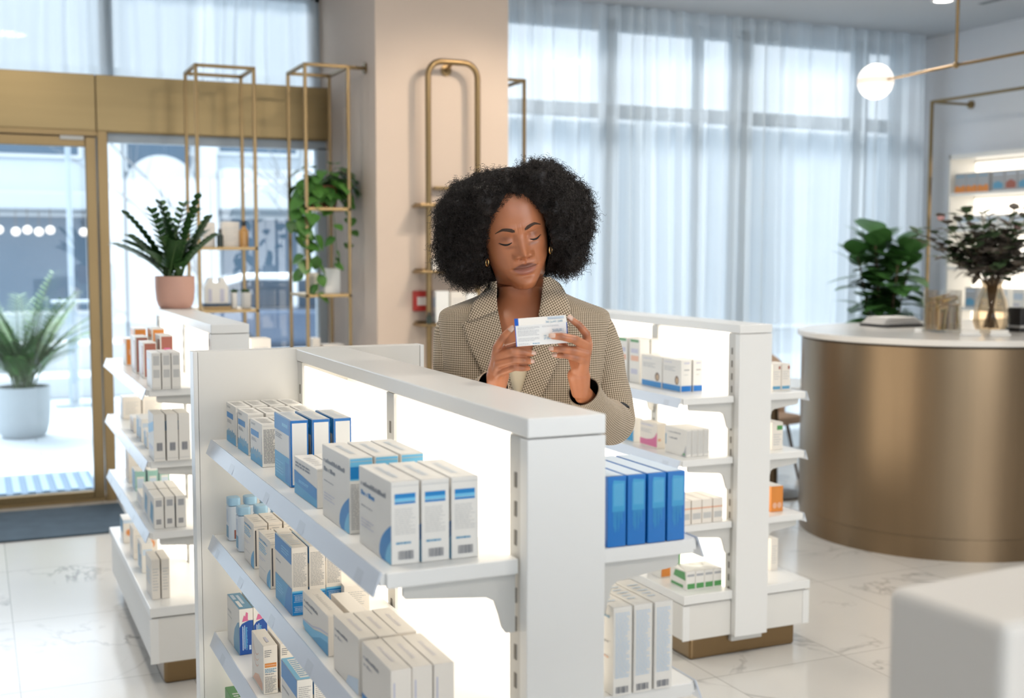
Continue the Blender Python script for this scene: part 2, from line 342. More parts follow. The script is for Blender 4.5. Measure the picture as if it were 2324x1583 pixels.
# ceiling fittings
LAMPGLOW = mat('lamp_diffuser', (1, 1, 1, 1), 0.5, emit=(1.0, 0.93, 0.82, 1), estr=6)
for i, (x, y) in enumerate(DOWNLIGHTS + [(6.43, 6.74)]):
    t = thing('ceiling_downlight', 'round recessed ceiling downlight above the counter' if i == len(DOWNLIGHTS) else 'round recessed ceiling downlight', 'ceiling light', (x, y, CEIL), group='ceiling downlights')
    MB().lathe([(0.062, -0.001), (0.062, -0.012), (0.085, -0.012), (0.09, 0.0)], n=32).build('trim_ring', WHITE, t)
    MB().lathe([(1e-7, -0.008), (0.06, -0.008)], n=32).build('diffuser', LAMPGLOW, t)
vt = MB().box(6.775, 6.825, 5.6, 6.75, CEIL - 0.004, CEIL).build('slot_diffuser', mat('vent_dark', rgb(110, 118, 124), 0.6))
tag(vt, 'narrow dark linear air slot in the ceiling near the right wall', 'vent')
RAIL = mat('pale_price_rail', rgb(200, 208, 220), 0.22, spec=0.6)
TICKET = mat('price_card', rgb(190, 197, 208), 0.22, spec=0.6)
# ---------------------------------------------------------------- display gondolas
def gondola(label, x0, x1, y0, y1, H, shelves, sides, depth, mid, base_z, base_d, far_panel=None, half_right=None):
    """spine x0..x1, y0 near end .. y1 far end; backlit panels on both sides, bracketed shelves, base box on a bronze plinth"""
    t = thing('display_gondola', label, 'display shelf', ((x0 + x1) / 2, y0, 0))
    ox, oy = (x0 + x1) / 2, y0
    def B(): return MB()
    hw = (x1 - x0) / 2; L = y1 - y0
    B().box(-hw, hw, 0, L, H - 0.034, H).build('top_cap', WHITE, t, 0.003)
    B().box(-hw, hw, 0, 0.03, 0.085, H - 0.036).build('end_panel', WHITE, t, 0.002)
    if far_panel:
        a, b, th = far_panel
        B().box(a - ox + 0.013, b - ox - 0.013, L, L + th, 0.02, H).build('end_panel', WHITE2, t, 0.0015)
        for e in (a - ox, b - ox - 0.012): B().box(e, e + 0.012, L - 0.0005, L + th + 0.0005, 0.02, H).build('edge_strip', WHITE, t, 0.001)
    else:
        B().box(-hw, hw, L - 0.03, L, 0.085, H - 0.036).build('end_panel', WHITE, t, 0.002)
    ups = [0.03] + [m - y0 for m in mid] + [L - (0.03 if not far_panel else 0.0) - 0.05]
    for u in ups:
        m = B().box(-hw + 0.004, hw - 0.004, u, u + 0.05, 0.06, H - 0.036, 0)
        for sgn in (-1, 1):
            for k in range(22):
                z = 0.20 + k * 0.05
                if z < H - 0.08: m.box(sgn * (hw - 0.0034) - 0.0006, sgn * (hw - 0.0034) + 0.0006, u + 0.0205, u + 0.0295, z, z + 0.026, 1)
        m.build('upright', [GREYWHITE, SLOT], t)
    for i in range(len(ups) - 1):
        for sgn in (-1, 1):
            xx = sgn * (hw - 0.012)
            lit = not (half_right and sgn > 0 and ups[i] > half_right)
            B().box(xx - 0.002, xx + 0.002, ups[i] + 0.052, ups[i + 1] - 0.002, base_z - 0.02, H - 0.045).build('light_panel' if lit else 'back_panel', LIGHTPANEL if lit else WHITE2, t)
    bw = base_d
    for sgn in sides:
        xa, xb = (sgn * hw, sgn * (hw + bw)); xa, xb = min(xa, xb), max(xa, xb)
        yl = half_right if (sgn > 0 and half_right) else L
        B().box(xa, xb, 0.02, yl, base_z - 0.036, base_z).build('base_top', WHITE, t, 0.003)
        B().box(xa + (0.008 if sgn < 0 else 0), xb - (0.008 if sgn > 0 else 0), 0.03, yl - 0.005, 0.088, base_z - 0.042).build('base_box', WHITE2, t, 0.002)
        fx = sgn * (hw + bw)
        B().box(min(fx, fx - sgn * 0.03), max(fx, fx - sgn * 0.03), 0.026, 0.030, 0.089, base_z - 0.043).build('base_edge_band', WHITE, t)
    la = -hw - (bw - 0.05 if -1 in sides else 0); lb = hw + (bw - 0.05 if 1 in sides else 0)
    if half_right: lb = hw
    B().box(la, lb, 0.05, L - 0.04, 0, 0.088).build('plinth', PLINTH, t, 0.012, 3)
    for sgn in sides:
        dd = depth[0] if sgn < 0 else depth[1]
        yl = half_right if (sgn > 0 and half_right) else L
        for z in shelves:
            xi, xo = sgn * (hw + 0.003), sgn * (hw + dd)
            a, b = min(xi, xo), max(xi, xo)
            m = B().box(a, b, 0.035, yl - 0.02, z - 0.022, z)
            m.box(a + (0.010 if sgn < 0 else 0), b - (0.010 if sgn > 0 else 0), 0.028, 0.036, z - 0.026, z + 0.0)
            s = m.build('shelf', WHITE, t, 0.002)
            # sloped clear price rail on the front lip
            r = B(); e = sgn * 0.006
            r.add([(xo, 0.03, z + 0.002), (xo + sgn * 0.014, 0.03, z - 0.036), (xo + sgn * 0.011, 0.03, z - 0.037), (xo - sgn * 0.003, 0.03, z + 0.001),
                   (xo, yl - 0.02, z + 0.002), (xo + sgn * 0.014, yl - 0.02, z - 0.036), (xo + sgn * 0.011, yl - 0.02, z - 0.037), (xo - sgn * 0.003, yl - 0.02, z + 0.001)],
                  [(0, 1, 2, 3), (7, 6, 5, 4), (0, 4, 5, 1), (1, 5, 6, 2), (2, 6, 7, 3), (3, 7, 4, 0)])
            r.build('price_rail', RAIL, s)
            rnd = random.Random(int(z * 1000)); y = 0.10
            while y < yl - 0.12:
                w = rnd.uniform(0.035, 0.05); g = sgn * 0.0008
                B().quad((xo + g, y, z - 0.001), (xo + g, y + w, z - 0.001), (xo + sgn * 0.0138, y + w, z - 0.034), (xo + sgn * 0.0138, y, z - 0.034)).build('price_ticket', TICKET, s); y += w + rnd.uniform(0.2, 0.5)
            # front stop lip line on the deck
            for yb in [0.044] + [m_ - y0 + 0.02 for m_ in mid if m_ - y0 < yl]:
                pr = [(0.0, 0.0), (0.82, 0.0), (0.82, -0.022), (0.80, -0.028), (0.22, -0.042), (0.16, -0.05), (0.125, -0.075), (0.10, -0.098), (0.07, -0.108), (0.0, -0.108)]
                pts = [(xi + sgn * u * dd, z - 0.022 + v) for u, v in pr]
                k = B(); nn = len(pts)
                k.add([(x, yb - 0.004, zz) for x, zz in pts] + [(x, yb + 0.004, zz) for x, zz in pts],
                      [tuple(range(nn)), tuple(range(2 * nn - 1, nn - 1, -1))] + [(i, nn + i, nn + (i + 1) % nn, (i + 1) % nn) for i in range(nn)])
                k.build('bracket', GREYWHITE, s, 0.0012)
    return t
gondola('front white double sided display shelf with a wide T shaped far end panel', 0.828, 0.976, 1.778, 3.330, 1.325, (1.083, 0.817, 0.543), (-1, 1), (0.246, 0.208), [2.48], 0.285, 0.225, far_panel=(0.542, 1.212, 0.056), half_right=0.60)
gondola('white backlit display shelf by the brass door with a pink potted plant on top', 0.785, 0.925, 4.42, 5.86, 1.333, (1.102, 0.84, 0.578), (-1, 1), (0.23, 0.22), [5.06], 0.30, 0.235)
gondola('white backlit display shelf between the woman and the bronze counter', 2.695, 2.848, 3.845, 5.30, 1.318, (1.04, 0.80, 0.545), (-1, 1), (0.245, 0.195), [4.46], 0.27, 0.225)

# rounded white plinth in the near right corner
pl = MB()
def rrect(x0, x1, y0, y1, r, n=6):
    out = []
    for cx, cy, a0 in ((x1 - r, y1 - r, 0), (x0 + r, y1 - r, 90), (x0 + r, y0 + r, 180), (x1 - r, y0 + r, 270)):
        for k in range(n + 1):
            a = math.radians(a0 + 90 * k / n); out.append((cx + r * math.cos(a), cy + r * math.sin(a)))
    return out
pl.prism(rrect(0, 0.42, 0, 0.17, 0.014), 0, 1.20)
o = pl.build('white_plinth', mat('satin_white', rgb(208, 204, 198), 0.45), bevel=0.014, bseg=4, loc=(1.000, 0.930, 0), rz=math.radians(4.0))
tag(o, 'white rounded display plinth close by in front of the bronze counter', 'plinth')

# ---------------------------------------------------------------- counter
CX, CY, CR = 5.06, 5.24, 0.78
def stadium(r, n=40, ext=1.6):
    pts = []
    for k in range(n + 1):
        a = math.radians(90 + 180 * k / n); pts.append((CX + r * math.cos(a), CY + r * math.sin(a)))
    return pts + [(CX + ext, CY - r), (CX + ext, CY + r)]
ct = thing('service_counter', 'round ended brushed bronze service counter with a white stone top', 'counter', (0, 0, 0))
MB().prism(stadium(CR - 0.005, 96), 0.0, 0.115, 0, True).build('kick_band', BRONZE, ct, sharp=40)
MB().prism(stadium(CR, 96), 0.118, 1.105, 0, True).build('body', BRONZE, ct, sharp=40)
MB().prism(stadium(CR - 0.012, 64), 1.105, 1.118, 0, True).build('shadow_gap', mat('shadow_gap', rgb(80, 68, 54), 0.6), ct, sharp=40)
MB().prism(stadium(CR + 0.025, 96), 1.118, 1.15, 0, True).build('top', mat('white_stone', rgb(226, 222, 216), 0.22, noise_amt=0.05, noise_scale=4), ct, bevel=0.004, sharp=40)

# ---------------------------------------------------------------- brass etageres by the window
def etagere(label, x0, x1, y0, y1, H, shelves, flange=None):
    t = thing('brass_etagere', label, 'shelving frame', ((x0 + x1) / 2, y0, 0)); ox = (x0 + x1) / 2
    w = 0.02
    for x in (x0 + w / 2, x1 - w / 2):
        for y in (y0 + w / 2, y1 - w / 2): MB().bar((x - ox, y - y0, 0), (x - ox, y - y0, H), w).build('post', BRASS, t, 0.002)
    for a, b in (((x0, y0), (x1, y0)), ((x0, y1), (x1, y1)), ((x0, y0), (x0, y1)), ((x1, y0), (x1, y1))):
        ax = a[0] + (w / 2 if a[0] == x0 else -w / 2) - ox; ay = a[1] + (w / 2 if a[1] == y0 else -w / 2) - y0
        bx = b[0] + (w / 2 if b[0] == x0 else -w / 2) - ox; by = b[1] + (w / 2 if b[1] == y0 else -w / 2) - y0
        MB().bar((ax, ay, H - 0.01), (bx, by, H - 0.01), w).build('top_rail', BRASS, t, 0.002)
    for z in shelves: MB().box(x0 - ox, x1 - ox, 0, y1 - y0, z - 0.018, z).build('shelf', mat('brass_shelf', rgb(178, 150, 104), 0.4, 0.7), t, 0.002)
    if flange:
        m = MB(); m.tube([(flange[0] - ox, 0.01, H - 0.012), (flange[1] - ox, 0.01, H - 0.012)], 0.011)
        f = flange[1] - ox; s = 1 if flange[1] > flange[0] else -1
        m.tube([(f - s * 0.012, 0.01, H - 0.012), (f, 0.01, H - 0.012)], 0.034, 24); m.build('wall_arm', BRASS, t)
    return t
etagere('tall square brass shelf frame before the shop window holding white packets', 1.235, 1.60, 7.34, 7.74, 2.71, (1.625, 1.245, 0.80))
etagere('tall brass shelf frame with trailing plant fixed to the left column face', 1.842, 2.128, 7.135, 7.575, 2.725, (1.865, 1.338, 0.86), (2.128, 2.23))
etagere('brass shelf frame half hidden right of the beige column', 3.115, 3.335, 7.19, 7.60, 2.72, (1.865, 1.338))

# rounded brass loop rack on the beige column
def arc_loop(x0, x1, y, z0, z1, r, n=8):
    p = [(x0, y, z0)]
    for k in range(n + 1):
        a = PI - PI / 2 * k / n; p.append((x0 + r + r * math.cos(a), y, z1 - r + r * math.sin(a)))
    for k in range(n + 1):
        a = PI / 2 - PI / 2 * k / n; p.append((x1 - r + r * math.cos(a), y, z1 - r + r * math.sin(a)))
    return p + [(x1, y, z0)]
t = thing('brass_loop_rack', 'rounded brass tube loop rack with small shelves on the beige column', 'wall rack', (2.68, 6.83, 0))
m = MB(); m.tube([(x - 2.68, y - 6.83, z) for x, y, z in arc_loop(2.52, 2.84, 6.83, 0.0, 2.735, 0.09)], 0.018, 14); m.build('loop_tube', BRASS, t)
m = MB(); m.tube([(0.0, 0, 2.735), (0.0, 0.115, 2.70)], 0.011).tube([(0.0, 0.108, 2.70), (0.0, 0.12, 2.70)], 0.034, 24); m.build('wall_boss', BRASS, t)
for z in (1.872, 1.475, 1.155):
    s = MB().box(-0.23, 0.22, -0.05, 0.10, z - 0.009, z + 0.009).build('shelf', BRASS, t, 0.003)
    MB().box(-0.21, 0.20, 0.085, 0.12, z + 0.0, z + 0.02).build('shelf_bracket', BRASS, s, 0.002)
m = MB().box(-0.09, 0.09, 0.07, 0.12, 1.975, 1.995).build('bracket', BRASS, t, 0.002)

# red call point on the column
t = thing('fire_call_point', 'small red fire alarm call point on the beige column', 'alarm', (2.505, 6.95, 1.296))
m = MB(); m.box(-0.05, 0.05, -0.035, 0, -0.062, 0.062); m.build('housing', mat('alarm_red', rgb(176, 44, 36), 0.4), t, 0.006, 3)
MB().box(-0.03, 0.03, -0.038, -0.034, -0.026, 0.026).build('press_pane', mat('alarm_white', rgb(214, 204, 198), 0.4), t, 0.002)

# brass frame against the right wall and the lamp above the counter
t = thing('brass_wall_frame', 'thin brass frame standing off the right wall beside the curtain', 'shelving frame', (7.08, 7.51, 0))
MB().bar((0, 0, 0), (0, 0, 2.81), 0.022).build('post', BRASS, t, 0.002)
MB().bar((0, 0.0, 2.80), (0, -4.2, 2.80), 0.022).build('top_rail', BRASS, t, 0.002)
MB().bar((0, -4.2, 0), (0, -4.2, 2.81), 0.022).build('post', BRASS, t, 0.002)
m = MB(); m.tube([(0, 0, 2.80), (0.42, 0, 2.80)], 0.011).tube([(0.405, 0, 2.80), (0.42, 0, 2.80)], 0.034, 24); m.build('wall_arm', BRASS, t)
LX = 5.0
t = thing('globe_pendant', 'brass rod pendant lamp with a glowing white globe over the counter', 'pendant lamp', (LX, 5.129, CEIL))
gz = 2.622 - CEIL
MB().tube([(0, 0, 0), (0, 0, 2.629 - CEIL)], 0.009, 12).build('drop_rod', BRASS, t)
MB().lathe([(0.05, 0), (0.05, -0.012), (0.012, -0.022)], n=32).build('ceiling_rose', BRASS, t)
m = MB(); m.tube([(0, 0, 2.629 - CEIL), (0, -1.6, gz + 0.005)], 0.009, 12).tube([(0, 0, 2.629 - CEIL), (0, 0.545, gz)], [0.009, 0.0055], 12); m.sphere((0, 0, 2.629 - CEIL), 0.018, 10); m.build('cross_rod', BRASS, t)
GLOBE = mat('opal_globe', (0.9, 0.88, 0.84, 1), 0.35, emit=(1.0, 0.93, 0.85, 1), estr=1.05)
m = MB(); m.sphere((0, 0, 0), 0.106, 20); m.sphere((0, 0, 0), 1e-4, 4)
g = m.build('glass_globe', GLOBE, t, loc=(0, 0.65, gz))
MB().lathe([(0.1045, -0.019), (0.1068, -0.017), (0.1073, 0), (0.1068, 0.017), (0.1045, 0.019)], n=40).build('globe_band', mat('opal_band', rgb(248, 232, 214), 0.4, emit=(1, 0.88, 0.76, 1), estr=0.55), t, loc=(0, 0.65, gz))
ll = bpy.data.lights.new('globe_light', 'POINT'); ll.energy = 6; ll.color = (1, 0.88, 0.72); ll.shadow_soft_size = 0.11
lo = bpy.data.objects.new('globe_light', ll); COL.objects.link(lo); lo.location = (LX, 5.129 + 0.65, CEIL + gz - 0.25)

# ---------------------------------------------------------------- lit wall shelving behind the counter
UX0, UX1, UY1, UY0 = 7.20, 7.485, 7.43, 4.3
t = thing('lit_wall_shelving', 'white wall shelving with warm backlight on the right wall', 'shelving', (UX1, UY1, 0))
def loc(x0, x1, y0, y1, z0, z1): return MB().box(x0 - UX1, x1 - UX1, y0 - UY1, y1 - UY1, z0, z1)
loc(UX0, UX1, UY1 - 0.02, UY1, 0, 2.375).build('side_panel', WHITE2, t, 0.002)
loc(UX0, UX1, UY0, UY0 + 0.02, 0, 2.375).build('side_panel', WHITE2, t, 0.002)
loc(UX0, UX1, UY0, UY1, 2.34, 2.375).build('top_panel', WHITE, t, 0.002)
loc(UX1 - 0.02, UX1, UY0, UY1, 0, 2.34).build('back_panel', WHITE2, t)
for z in (2.07, 1.78, 1.48, 1.16, 0.80, 0.42): loc(UX0, UX1 - 0.02, UY0 + 0.02, UY1 - 0.02, z - 0.022, z).build('shelf', WHITE, t, 0.002)
for a, b in ((2.072, 2.33), (1.782, 2.04), (1.482, 1.75), (1.162, 1.45), (0.802, 1.13)):
    loc(UX1 - 0.03, UX1 - 0.022, UY0 + 0.05, UY1 - 0.03, a + 0.01, b - 0.01).build('light_panel', LIGHTPANEL, t)
# ---------------------------------------------------------------- cartons
PAL = {'card': rgb(232, 229, 223), 'warm': rgb(236, 229, 219), 'grey': rgb(196, 196, 194), 'text': rgb(160, 160, 162), 'dark': rgb(112, 116, 126), 'ink': rgb(64, 66, 74),
       'blue': rgb(0, 128, 198), 'deep': rgb(0, 112, 192), 'navy': rgb(22, 78, 160), 'sky': rgb(112, 192, 230), 'pale': rgb(200, 216, 232), 'mid': rgb(56, 156, 206), 'steel': rgb(96, 156, 190),
       'pink': rgb(214, 108, 152), 'orange': rgb(222, 140, 62), 'peach': rgb(228, 178, 148), 'rust': rgb(164, 98, 82), 'green': rgb(84, 152, 88), 'teal': rgb(150, 196, 186), 'tan': rgb(190, 160, 124), 'white': rgb(240, 240, 238), 'lilac': rgb(196, 196, 212), 'brown': rgb(120, 96, 72), 'silver': rgb(170, 172, 176)}
def pm(k): return mat('print_' + k, PAL[k], 0.42 if k in ('card', 'warm', 'white') else 0.38)
PK = list(PAL)
def R(f, u0, v0, u1, v1, c): return [(f, [(u0, v0), (u1, v0), (u1, v1), (u0, v1)], c)]
def P(f, pts, c): return [(f, pts, c)]
def TXT(f, u0, v0, u1, v1, n, c, seed=1, fill=0.6):
    """rows of small print: broken bars too small to read"""
    r = random.Random(seed); out = []; h = (v1 - v0) / n
    for i in range(n):
        v = v1 - (i + 1) * h; u = u0; end = u1 - (r.random() ** 2) * (u1 - u0) * 0.35
        while u < end:
            big = fill > .7; w = min(end - u, r.uniform(.022, .05) if big else (u1 - u0) * r.uniform(0.10, 0.30)); hh = fill * (r.choice((.6, .6, .85)) if big else 1); out += R(f, u, v + h * (1 - fill) / 2, u + w, v + h * (1 - fill) / 2 + h * hh, c); u += w + (r.choice((.010, .010, .010, .035)) if big else (u1 - u0) * 0.03)
    return out
def BAR(f, u0, v0, u1, v1, c='ink', seed=3):
    r = random.Random(seed); out = []; u = u0
    while u < u1:
        w = (u1 - u0) * r.choice((0.02, 0.035, 0.06)); out += R(f, u, v0, min(u + w, u1), v1, c); u += w + (u1 - u0) * r.choice((0.02, 0.03, 0.045))
    return out
def swoosh(f, c1='blue', c2='sky', u=0.66, top=0.48):
    k = 10; outer = [(1.0, 0.0), (u + 0.05, 0.0)] + [(u + (1 - u) * (t ** 2.2) - 0.04 * math.sin(PI * t), top * t) for t in [i / k for i in range(k + 1)]][1:]
    outer[-1] = (1.0, top)
    inner = [(1.0, 0.0), (u + 0.2, 0.0)] + [(u + 0.16 + (0.84 - u) * (t ** 2), top * 0.62 * t) for t in [i / k for i in range(1, k + 1)]]
    return P(f, outer, c1) + P(f, inner, c2)
D = {}
def flap(c='grey'): return R('T', 0.0, 0.0, 1.0, 0.012, c) + R('N', 0.02, 0.945, 0.98, 0.952, c)
jag = [(0.0, 0.24), (0.1, 0.31), (0.16, 0.26), (0.26, 0.37), (0.33, 0.29), (0.45, 0.34), (0.52, 0.28), (0.63, 0.38), (0.7, 0.30), (0.82, 0.33), (0.9, 0.27), (1.0, 0.30)]
D['mountain'] = ('card', R('L', .06, .63, .72, .77, 'blue') + P('L', [(0, 0), (1, 0)] + jag[::-1], 'steel') + P('L', [(0, 0), (1, 0), (1, .14), (.7, .2), (.5, .12), (.3, .19), (0, .13)], 'mid') + TXT('L', .1, .50, .6, .58, 3, 'text', 2) + TXT('L', .1, .88, .5, .93, 2, 'text', 5) + R('L', .955, .05, .965, .7, 'text')
                 + TXT('N', .08, .08, .94, .88, 30, 'dark', 3, .45) + TXT('T', .12, .12, .88, .85, 8, 'grey', 6, .4) + flap())
D['frame'] = ('card', R('L', 0, .76, 1, 1, 'blue') + R('L', 0, 0, .93, .42, 'mid') + R('L', .93, 0, 1, 1, 'deep') + R('L', .66, .03, .9, .33, 'blue') + TXT('L', .5, .84, .85, .92, 1, 'sky', 1) + TXT('L', .06, .64, .5, .72, 3, 'text', 4) + TXT('L', .06, .08, .55, .3, 5, 'sky', 8, .3)
              + R('N', 0, 0, 1, 1, 'deep') + [('N2', [(.10, .035), (.92, .035), (.92, .955), (.10, .955)], 'white')] + R('T', 0, 0, 1, .02, 'deep') + R('T', 0, 0, .05, 1, 'blue') + TXT('T', .2, .1, .8, .9, 6, 'pale', 3, .3))
D['low_blue'] = ('card', P('L', [(0, 0), (1, 0), (1, .50), (0, .64)], 'blue') + P('L', [(0, 0), (1, 0), (1, .2), (0, .3)], 'mid') + TXT('L', .06, .74, .72, .9, 2, 'dark', 3) + TXT('L', .2, .36, .7, .44, 2, 'sky', 5) + R('N', .56, .12, .62, .86, 'dark') + TXT('T', .2, .2, .8, .8, 5, 'grey', 2, .35) + flap())
def sw(c): return TXT('L', .07, .76, .86, .85, 1, 'dark', 4, .8) + TXT('L', .07, .64, .52, .73, 1, c, 7, .8) + TXT('L', .07, .50, .6, .53, 1, 'text', 2, .5) + TXT('L', .07, .24, .5, .36, 3, 'lilac', 9, .35) + swoosh('L')
D['swoosh_tab'] = ('card', sw('dark') + R('N', .04, .70, .98, .985, 'sky') + R('N', .04, .72, .98, .88, 'blue') + TXT('N', .06, .05, .94, .66, 26, 'text', 5, .4) + TXT('T', .3, .2, .55, .8, 9, 'pale', 3, .4) + flap())
D['swoosh_bar'] = ('card', sw('blue') + R('N', .12, .80, .86, .855, 'blue') + R('N', .12, .76, .86, .80, 'sky') + R('N', .12, .73, .86, .755, 'blue') + TXT('N', .12, .36, .86, .68, 14, 'grey', 5, .3) + TXT('N', .16, .24, .7, .28, 1, 'steel', 8) + BAR('N', .24, .06, .78, .165, 'dark', 4) + TXT('T', .3, .2, .55, .8, 9, 'pale', 3, .4) + flap())
D['swoosh_thin'] = ('warm', TXT('L', .06, .82, .8, .9, 1, 'mid', 3, .75) + TXT('L', .06, .6, .72, .78, 4, 'sky', 6, .45) + TXT('L', .06, .42, .6, .5, 2, 'lilac', 8, .35) + R('L', .05, .25, .6, .256, 'text') + swoosh('L', 'mid', 'sky', .70, .42) + R('N', .10, .06, .19, .86, 'ink') + TXT('T', .2, .2, .8, .7, 3, 'grey', 4, .2) + R('N', 0.02, .93, .98, .94, 'grey') + TXT('N', .3, .86, .8, .9, 1, 'grey', 4))
D['blue_base'] = ('warm', R('L', 0, .75, 1, 1, 'blue') + TXT('L', .4, .80, .85, .92, 3, 'sky', 3, .4) + R('L', 0, 0, 1, .40, 'mid') + P('L', [(.55, 0), (1, 0), (1, .40), (.8, .40), (.62, .2)], 'blue') + TXT('L', .06, .6, .4, .64, 1, 'text', 5, .5) + TXT('L', .08, .14, .5, .3, 4, 'sky', 6, .35)
                  + R('N', 0, 0, 1, .36, 'blue') + R('N', 0, .335, 1, .36, 'sky') + TXT('N', .08, .42, .92, .92, 24, 'text', 7, .4)
                  + R('N', .1, .2, .94, .205, 'pale') + R('N', .1, .30, .94, .305, 'pale') + TXT('N', .16, .215, .88, .29, 4, 'pale', 3, .4) + R('N', .1, .05, .94, .055, 'pale') + R('N', .1, .13, .94, .135, 'pale') + TXT('N', .16, .065, .88, .12, 3, 'pale', 6, .4) + TXT('T', .15, .15, .85, .85, 7, 'pale', 3, .25) + R('T', 0, 0, .04, 1, 'sky'))
D['swirl'] = ('warm', P('L', [(.1, 0), (1, 0), (1, .50), (.75, .42), (.45, .28), (0, .22), (0, .1)], 'sky') + P('L', [(.35, 0), (1, 0), (1, .34), (.7, .26)], 'mid') + P('L', [(0, .26), (.4, .34), (.7, .5), (1, .58), (1, .54), (.7, .45), (.4, .3), (0, .22)], 'lilac') + TXT('L', .06, .74, .62, .86, 1, 'dark', 4, .8) + TXT('L', .06, .6, .4, .66, 1, 'text', 3) + TXT('T', .38, .2, .6, .8, 10, 'grey', 4, .3))
D['plain_spine'] = ('warm', TXT('L', .07, .74, .6, .82, 1, 'dark', 4, .8) + TXT('L', .07, .63, .45, .70, 1, 'text', 6, .8) + P('L', [(.5, 0), (1, 0), (1, .3), (.6, .18)], 'pale') + R('N', .5, 0, 1, .5, 'deep') + R('N', .3, .4, .4, .9, 'steel') + TXT('T', .38, .25, .6, .75, 9, 'lilac', 3, .35))
D['plain_base'] = ('warm', TXT('L', .07, .74, .62, .83, 1, 'dark', 4, .8) + TXT('L', .07, .63, .45, .70, 1, 'text', 6, .8) + R('L', 0, 0, 1, .14, 'blue') + R('N', 0, 0, 1, .22, 'blue') + R('N', .12, .3, .2, .8, 'lilac') + TXT('T', .38, .25, .6, .75, 9, 'lilac', 3, .35))
D['pink_blue'] = ('card', TXT('L', .06, .66, .5, .74, 1, 'grey', 2) + TXT('L', .06, .56, .4, .6, 1, 'grey', 3) + P('L', [(.55, 0), (1, 0), (1, .72), (.85, .66), (.62, .45), (.52, .2)], 'steel') + P('N', [(0, 0), (1, 0), (1, .74), (.7, .74), (.2, .68), (0, .6)], 'navy') + P('N', [(.2, .72), (.34, .86), (.44, .83), (.5, .93), (.64, .9), (.62, .76), (.7, .74)], 'pink')
                  + R('N', .22, .1, .28, .62, 'pale') + R('N', .36, .12, .41, .64, 'pale') + R('N', .5, .1, .54, .6, 'sky') + R('N', .7, .1, .84, .2, 'pale') + TXT('N', .3, .15, .6, .6, 14, 'sky', 4, .3) + R('T', 0, 0, 1, 1, 'steel') + [('T2', [(.15, .12), (.4, .12), (.4, .5), (.15, .5)], 'white'), ('T2', [(.5, .3), (.7, .3), (.7, .85), (.5, .85)], 'pale'), ('T2', [(.12, .6), (.36, .6), (.36, .9), (.12, .9)], 'pale')])
arcs = []
for q in range(3): arcs += P('L', [(.1 + .5 * t, .62 + .12 * q - .22 * math.sin(PI * t * .8)) for t in (0, .25, .5, .75, 1)] + [(.1 + .5 * t, .60 + .12 * q - .22 * math.sin(PI * t * .8)) for t in (1, .75, .5, .25, 0)], 'peach')
D['orange_label'] = ('warm', arcs + P('L', [(.1, .04), (.9, .04), (.9, .2), (.6, .28), (.3, .2)], 'peach') + TXT('N', .1, .76, .6, .92, 4, 'dark', 3, .35) + R('N', .1, .555, .92, .64, 'orange') + TXT('N', .14, .575, .88, .62, 1, 'peach', 4) + TXT('N', .1, .44, .92, .53, 3, 'steel', 4, .55) + TXT('N', .1, .40, .9, .425, 1, 'dark', 6) + TXT('N', .1, .03, .9, .37, 15, 'dark', 8, .4) + R('T', .4, .2, .6, .5, 'lilac'))
D['blue_lid'] = ('card', R('L', 0, .72, 1, 1, 'blue') + TXT('L', .06, .56, .5, .62, 1, 'text', 4) + R('L', 0, 0, 1, .3, 'mid') + TXT('N', .1, .3, .9, .9, 20, 'text', 4, .35) + R('N', 0, 0, 1, .2, 'blue') + R('T', 0, 0, 1, 1, 'sky') + [('T2', [(.3, .08), (.95, .08), (.95, .92), (.3, .92)], 'white')] + [('T3', p, c) for _, p, c in TXT('T', .35, .12, .9, .88, 9, 'mid', 4, .35)])
D['green'] = ('green', R('L', .1, .5, .8, .7, 'white') + [('T', p, 'white') for _, p, c in TXT('T', .25, .1, .75, .55, 3, 'white', 4, .5)])
stripes = []; rr = random.Random(5)
for i in range(9): u = .3 + i * .065; stripes += [('N2', [(u, .52 - rr.uniform(0, .35)), (u + .035, .52 - rr.uniform(0, .35)), (u + .035, .55), (u, .55)], 'mid')]
D['cobalt'] = ('deep', P('N', [(.24, .5), (.92, .5), (.92, .93), (.3, .95), (.24, .88)], 'mid') + stripes + [('N2', [(.34 + .06 * i, .58), (.36 + .06 * i, .58), (.36 + .06 * i, .9), (.34 + .06 * i, .9)], 'sky') for i in range(9)] + R('L', .2, .5, .8, .8, 'mid') + R('T', .0, .03, .93, 1, 'pale'))
D['leaflet'] = ('card', TXT('N', .1, .20, .88, .94, 34, 'pale', 7, .55) + BAR('N', .14, .03, .8, .105, 'dark', 9) + TXT('L', .3, .86, .92, .9, 1, 'steel', 3, .9) + TXT('L', .4, .56, .9, .6, 2, 'text', 4) + TXT('L', .4, .4, .9, .43, 1, 'peach', 4) + TXT('T', .2, .2, .8, .8, 5, 'pale', 4, .3))
D['two_panels'] = ('card', R('N', .16, .66, .84, .92, 'grey') + R('N', .16, .32, .84, .54, 'grey') + R('N', .04, .04, .96, .05, 'grey') + R('L', .1, .5, .6, .8, 'pale') + flap())
D['code_block'] = ('card', R('N', .25, .22, .75, .4, 'text') + BAR('N', .25, .24, .75, .38, 'dark', 5) + R('N', .05, .06, .95, .07, 'grey') + P('L', [(.0, .5), (1, .66), (1, .86), (0, .7)], 'mid') + R('L', .1, .2, .8, .3, 'lilac'))
D['grey_code'] = ('card', R('N', .2, .70, .8, .9, 'silver') + R('N', .22, .14, .72, .3, 'text') + P('L', [(.3, .2), (.8, .1), (.9, .7), (.5, .8)], 'steel'))
D['rust'] = ('card', R('N', .1, .04, .96, .97, 'rust') + R('N', .3, .6, .8, .7, 'pink') + R('L', .6, .1, .95, .9, 'rust'))
